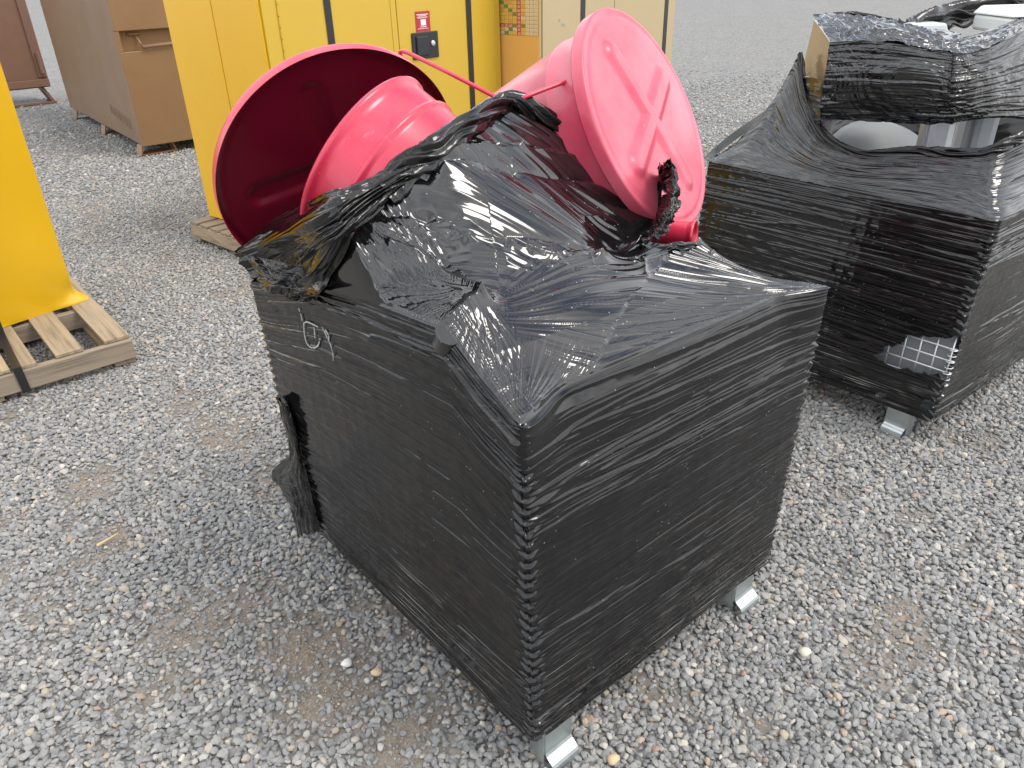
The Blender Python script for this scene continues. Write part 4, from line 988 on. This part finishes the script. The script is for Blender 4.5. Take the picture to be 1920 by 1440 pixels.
for (l_, r_) in ((a518+.004, a740-.003), (a740+.003, a922-.004)):
    mb = MB(); mb.box((l_, .001, .05), (r_, .016, HT-.05), fr=fx_); obj('door', mb, YELLOW_HAZE, yc, bevel=.003)
mb = MB(); mb.box((.0, .0005, .0), (a518-.001, .012, HT), fr=fx_); obj('door_frame', mb, YELLOW_HAZE, yc, bevel=.003)
mb = MB(); mb.box((a922+.001, .0005, .0), (WF, .012, HT), fr=fx_); obj('door_frame', mb, YELLOW_HAZE, yc, bevel=.003)
mb = MB(); mb.box((a740-.05, .0155, .05), (a740-.006, .020, HT-.05), fr=fx_); obj('door_edge_strip', mb, YELLOW_HAZE, yc, bevel=.002)
for ah in (a518, a922):
    hmz = MB()
    for k in range(26): hmz.tube([fp(ah, .014, .10+k*.06), fp(ah, .014, .10+k*.06+.055)], .007, 8)
    obj('hinge', hmz, YELLOW_HAZE, yc, smooth=False)
# side panel seam
sgrv = MB(); sx = (YFL-YB)/np.linalg.norm(YFL-YB); sn = np.array([-abs(sx[1]), 0, 0]); sn = np.array([sx[1], -sx[0], 0]); sn = sn if sn[0] < 0 else -sn
ps = onplane(400, 20, YB, sn); as_ = (ps-YB)@sx
LS = np.linalg.norm(YFL-YB)
for (l_, r_) in ((.004, as_-.004), (as_+.004, LS-.002)):
    mb = MB(); mb.hexa([YB+sx*u_+sn*d_+np.array([0, 0, z_]) for z_ in (.004, HT-.01) for u_, d_ in ((l_, .001), (r_, .001), (r_, .010), (l_, .010))]); obj('side_panel', mb, YELLOW, yc, bevel=.003)
l0, lz1 = pa(767, 62); l1, _ = pa(816, 60); _, lz0 = pa(790, 110)
mb = MB(); mb.box((l0, .016, lz0), (l1, .028, lz1), fr=fx_); lk = obj('lock_plate', mb, LOCKBLK, yc, bevel=.012, seg=3)
ww = l1-l0; hh = lz1-lz0
mb = MB(); mb.box((l0+ww*.10, .0275, lz0+hh*.10), (l0+ww*.90, .0285, lz0+hh*.90), fr=fx_); obj('lock_recess', mb, STRAP, lk)
mb = MB(); mb.box((l0+ww*.13, .028, lz0+hh*.13), (l0+ww*.58, .040, lz0+hh*.86), fr=fx_); obj('latch_handle', mb, LOCKBLK, lk, bevel=.006)
kc = fp(l0+ww*.76, .029, lz0+hh*.55); link('key_barrel', grid_mesh('key_barrel', lathe([(.018, 0), (.018, .008), (.015, .010), (.0005, .010)], kc, fn, 24), wrap=True), ALU, lk)
s0_, sz1 = pa(774, 22); s1_, _ = pa(802, 22); _, sz0 = pa(790, 59)
mb = MB(); mb.box((s0_, .0165, sz0), (s1_, .0175, sz1), fr=fx_); stk = obj('red_sticker', mb, STICK, yc)
sw, sh = s1_-s0_, sz1-sz0
mb = MB(); mb.box((s0_+sw*.35, .018, sz0+sh*.30), (s0_+sw*.70, .0185, sz0+sh*.60), fr=fx_); obj('white_square', mb, WHITEPR, stk)
mb = MB()
for (za, zb, wa, wb_) in ((.82, .86, .10, .86), (.76, .79, .22, .74), (.70, .72, .12, .84), (.66, .68, .18, .78), (.22, .25, .30, .74), (.14, .16, .12, .84)): mb.box((s0_+sw*wa, .018, sz0+sh*za), (s0_+sw*wb_, .0185, sz0+sh*zb), fr=fx_)
obj('white_print', mb, WHITEPR, stk)['kind'] = 'stuff'
for pxs, lab in ((605, 'black strap down the yellow cabinet doors, left of the lock plate'), (869, 'black strap down the yellow cabinet doors, right of the lock plate')):
    a_ = pa(pxs+6)[0]; mb = MB(); mb.box((a_-.024, .0205, .0), (a_+.024, .0225, HT+.002), fr=fx_); tag(obj('black_strap', mb, STRAP, None), lab, 'strap', 'black straps')
# ------------------------------------------------------------------ beige cabinet with the chart
SB = YFR+EX*.03
def pb(px_, py_):
    p = onplane(px_, py_, SB, EX); return (p-SB)@EY, p[2]
cb = pb(1012, 30)[0]; BFL = SB+EY*cb; BFR = BFL+EX*1.82; dpt = EY*.75
bc = empty('beige_cabinet', BFL+EX*.9+dpt*.5, 'beige cabinet with a printed colour chart on its side, behind the right red can', 'cabinet', 'cabinets in the yard')
mb = MB(); q = [BFL, BFR, BFR+dpt, BFL+dpt]; z0_ = np.array([0, 0, -.13]); mb.hexa([p+z0_ for p in q]+[p+np.array([0, 0, HT]) for p in q]); obj('cabinet_body', mb, BEIGE, bc, bevel=.005)
mb = MB(); mb.hexa([BFL+EX*a_+EY*b_+np.array([0, 0, z_]) for z_ in (.0, HT-.01) for a_, b_ in ((-.004, .004), (-.001, .004), (-.001, .6), (-.004, .6))]); obj('side_panel', mb, BEIGE_BOUNCE, bc)
for l_, r_ in ((.02, .893), (.90, 1.80)):
    mb = MB(); mb.hexa([BFL+EX*a_-EY*b_+np.array([0, 0, z_]) for z_ in (.03, HT-.03) for a_, b_ in ((l_, .001), (r_, .001), (r_, .012), (l_, .012))]); obj('door', mb, BEIGE, bc, bevel=.002)
chips = MB()
for (px_, py_) in ((1049, 38), (1054, 46), (1058, 47)):
    p = onplane(px_, py_, BFL-EY*.0125, EY); chips.hexa([p+EX*a_*s_+np.array([0, 0, c_])*s_-EY*d_ for s_ in (.008,) for d_ in (0, .001) for a_, c_ in ((-1, -1.2), (1, -.8), (1, 1.2), (-1, 1))])
obj('paint_chips', chips, GREYD, bc)
for a_, lab in ((.487, 'black strap on the beige cabinet, behind the top of the right can'), (1.66, 'black strap at the right edge of the beige cabinet')):
    mb = MB(); mb.hexa([BFL+EX*u_-EY*d_+np.array([0, 0, z_]) for z_ in (.0, HT+.002) for u_, d_ in ((a_-.028, .013), (a_+.028, .013), (a_+.028, .0155), (a_-.028, .0155))]); tag(obj('black_strap', mb, STRAP, None), lab, 'strap', 'black straps')
# chart: a printed sheet of coloured cells
y0c, zc0 = pb(936, 58.5); y1c, _ = pb(1011, 68)
zc0 = pb(1011, 68)[1]
NXc, NZc = 12, 17; wc = abs(y0c-y1c)+.10; yA = y1c+.003; cell = wc/NXc
mb = MB()
def cq(i0, i1, k0, k1, mi, lift=.0055):
    # i counted from the right edge, k from the bottom
    P_ = [SB+EY*(yA+(i*cell))-EX*lift+np.array([0, 0, zc0-SB[2]+(k*cell*.62)]) for i, k in ((i0, k0), (i1, k0), (i1, k1), (i0, k1))]
    mb.add(P_, [(0, 1, 2, 3)], mi)
cq(-.06, NXc+.06, -.06, NZc+.06, 5, .0050)
r2_ = np.random.default_rng(12)
for i in range(NXc):
    for k in range(NZc):
        mi = 0 if r2_.random() < .62 else 1
        if i < 2.2: mi = 4
        elif k == 2 and i > 3: mi = 2
        elif i == 4 : mi = 2
        if i > 2 and (i+k in (6, 7) and i+k == 7 and k < 3): mi = 3
        if k >= 5 and i-4 == (k-4)//1-0: mi = 3
        if mi in (0, 1) and r2_.random() < .07: mi = 4
        if (i == 3 and k == 2): mi = 3
        cq(i+.06, i+.94, k+.07, k+.93, mi, .0058)
        if mi != 3:
            for q_ in range(3):
                w0 = r2_.uniform(.12, .25); w1 = r2_.uniform(.7, .9); cq(i+w0, i+w1, k+.2+q_*.22, k+.28+q_*.22, 6 if mi == 2 else 5, .0062)
tag(obj('chart', mb, [CY, CO, CR_, CG, CC, CINK, WHITEPR], bc), 'printed compatibility chart of yellow, red and green cells')

# ------------------------------------------------------------------ brown site boxes
bx = empty('brown_site_box', (2.2, 9.2, 0), 'brown steel site box on skids with a recessed bar handle on its end', 'site box', 'brown site boxes')
c0 = np.array([1.59, 7.72, .10]); c1 = np.array([1.72, 11.1, .10]); ex2 = np.array([1, 0.0, 0]); LL = (c1-c0)/np.linalg.norm(c1-c0)
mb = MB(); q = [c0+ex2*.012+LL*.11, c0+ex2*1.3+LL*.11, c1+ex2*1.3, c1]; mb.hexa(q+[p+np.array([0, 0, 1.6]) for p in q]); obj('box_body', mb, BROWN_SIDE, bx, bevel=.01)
def eb(a_, d_, z_): return c0+ex2*a_+LL*d_+np.array([0, 0, z_-.10])
zr0, zr1 = .985, 1.17
mb = MB(); mb.box((0, 0, .10), (1.3, .11, zr0), fr=eb); obj('end_panel', mb, BROWN, bx, bevel=.006)
mb = MB(); mb.box((0, 0, zr1), (1.3, .11, 1.70), fr=eb); obj('end_panel', mb, BROWN, bx, bevel=.006)
mb = MB(); mb.box((0, 0, zr0+.001), (.035, .108, zr1-.001), fr=eb); obj('end_panel', mb, BROWN, bx)
mb = MB(); mb.box((.036, .075, zr0+.001), (1.28, .109, zr1-.001), fr=eb); obj('recess_back', mb, BROWN, bx)
mb = MB()
hA, hB = eb(.19, .055, 1.125), eb(.22, -.015, 1.02)
mb.tube([eb(.12, .06, 1.135), eb(.24, .06, 1.135)], .013, 10); mb.tube([hA, hB], .010, 10); mb.tube([hB, eb(.9, -.015, 1.04)], .019, 12)
obj('bar_handle', mb, BROWN, bx, smooth=True)
for sk in (.05, 1.55, 3.0):
    mb = MB(); 
    for sidev, sx0 in ((0, .0), (1, .30)):
        mb.hexa([eb(sx0+a_+(.03 if z_ < .05 else 0)*(1 if sidev == 0 else -1)*-1, sk+d_, z_) for z_ in (.002, .099) for a_, d_ in ((0, 0), (.015, 0), (.015, .18), (0, .18))])
    mb.hexa([eb(a_, sk+d_, z_) for z_ in (.004, .016) for a_, d_ in ((-.02, .0), (.33, .0), (.33, .18), (-.02, .18))])
    obj('skid', mb, BROWN, bx)
wl_ = MB()
for k in range(7): 
    p = c0+LL*(.35+.11*k)+np.array([-.004, 0, .13+.012*k]); wl_.box((p[0]-.001, p[1], p[2]), (p[0]+.003, p[1]+.02, p[2]+.10))
obj('weld_tabs', wl_, BROWN, bx)['kind'] = 'stuff'
b2 = empty('brown_site_box', (1.2, 12.0, 0), 'reddish brown steel box with hinges, farthest back at the upper left', 'site box', 'brown site boxes')
d0 = atz(97, 168, .18); 
mb = MB(); fb = np.array([d0[0], d0[1], 0]); mb.hexa([fb+np.array(p) for p in ((-1.6, -.05, .22), (0, 0, .22), (0.02, .8, .22), (-1.6, .8, .22), (-1.6, -.05, 2.3), (0, 0, 2.3), (.02, .8, 2.3), (-1.6, .8, 2.3))]); obj('box_body', mb, BROWN2, b2, bevel=.01)
mb = MB(); mb.box((fb[0]-.12, fb[1]-.03, .36), (fb[0]-.015, fb[1]-.004, 2.3)); obj('door_edge', mb, BROWN2, b2, bevel=.006)
mb = MB(); mb.box((fb[0]-1.5, fb[1]-.07, .24), (fb[0]-.01, fb[1]-.035, .335)); obj('bottom_rail', mb, BROWN2, b2, bevel=.004)
for zh in (.55, 1.62): 
    mb = MB(); mb.tube([(fb[0]-.06, fb[1]-.05, zh-.14), (fb[0]-.06, fb[1]-.05, zh+.14)], .025, 10); obj('hinge', mb, BROWN2, b2)
mb = MB(); mb.box((fb[0]-.9, fb[1]-.03, .004), (fb[0]+.02, fb[1]+.3, .03)); mb.hexa([fb+np.array(p) for p in ((-.04, -.02, .03), (0, -.02, .03), (0, .28, .03), (-.04, .28, .03), (-.13, -.02, .219), (-.09, -.02, .219), (-.09, .28, .219), (-.13, .28, .219))]); obj('skid', mb, BROWN2, b2)

# ------------------------------------------------------------------ small things on the gravel
sp = atz(198, 1012, .012)
mb = MB(); a_, b_ = atz(182, 1024, .014), atz(222, 1000, .02); n_ = np.cross((b_-a_), [0, 0, 1.0]); n_ /= np.linalg.norm(n_)
mb.hexa([a_-n_*.006, b_-n_*.002, b_+n_*.002, a_+n_*.006, a_-n_*.005+e3*.005, b_-n_*.001+e3*.003, b_+n_*.001+e3*.003, a_+n_*.005+e3*.005])
tag(obj('wood_splinter', mb, paint('pale_splinter', (.55, .42, .22), rough=.8, coat=0, vary=.2, scale=40), None, bevel=.001), 'pale wood splinter lying on the gravel at the left', 'splinter')
for (px_, py_, s_, colr, lab) in ((1509, 1222, .0185, (.62, .56, .46), 'largest cream rounded stone on the gravel right of the cage'), (1150, 1423, .017, (.52, .40, .25), 'tan stone beside the front foot of the near cage'), (706, 1260, .016, (.55, .42, .28), 'tan pebble on the gravel left of the near cage'), (650, 1243, .016, (.70, .68, .62), 'white pebble on the gravel left of the near cage')):
    V = DIRS*(1+.12*np.sin(DIRS@np.array([3.1, 2.2, 1.7])+px_)[:, None])*np.array([1, .85, .65])*s_+atz(px_, py_, .016)
    tag(link('pebble', arr_mesh('pebble', V, TR, True), paint('pebble_stone', colr, rough=.7, coat=0, vary=.15, scale=60)), lab, 'stone', 'single pale stones')
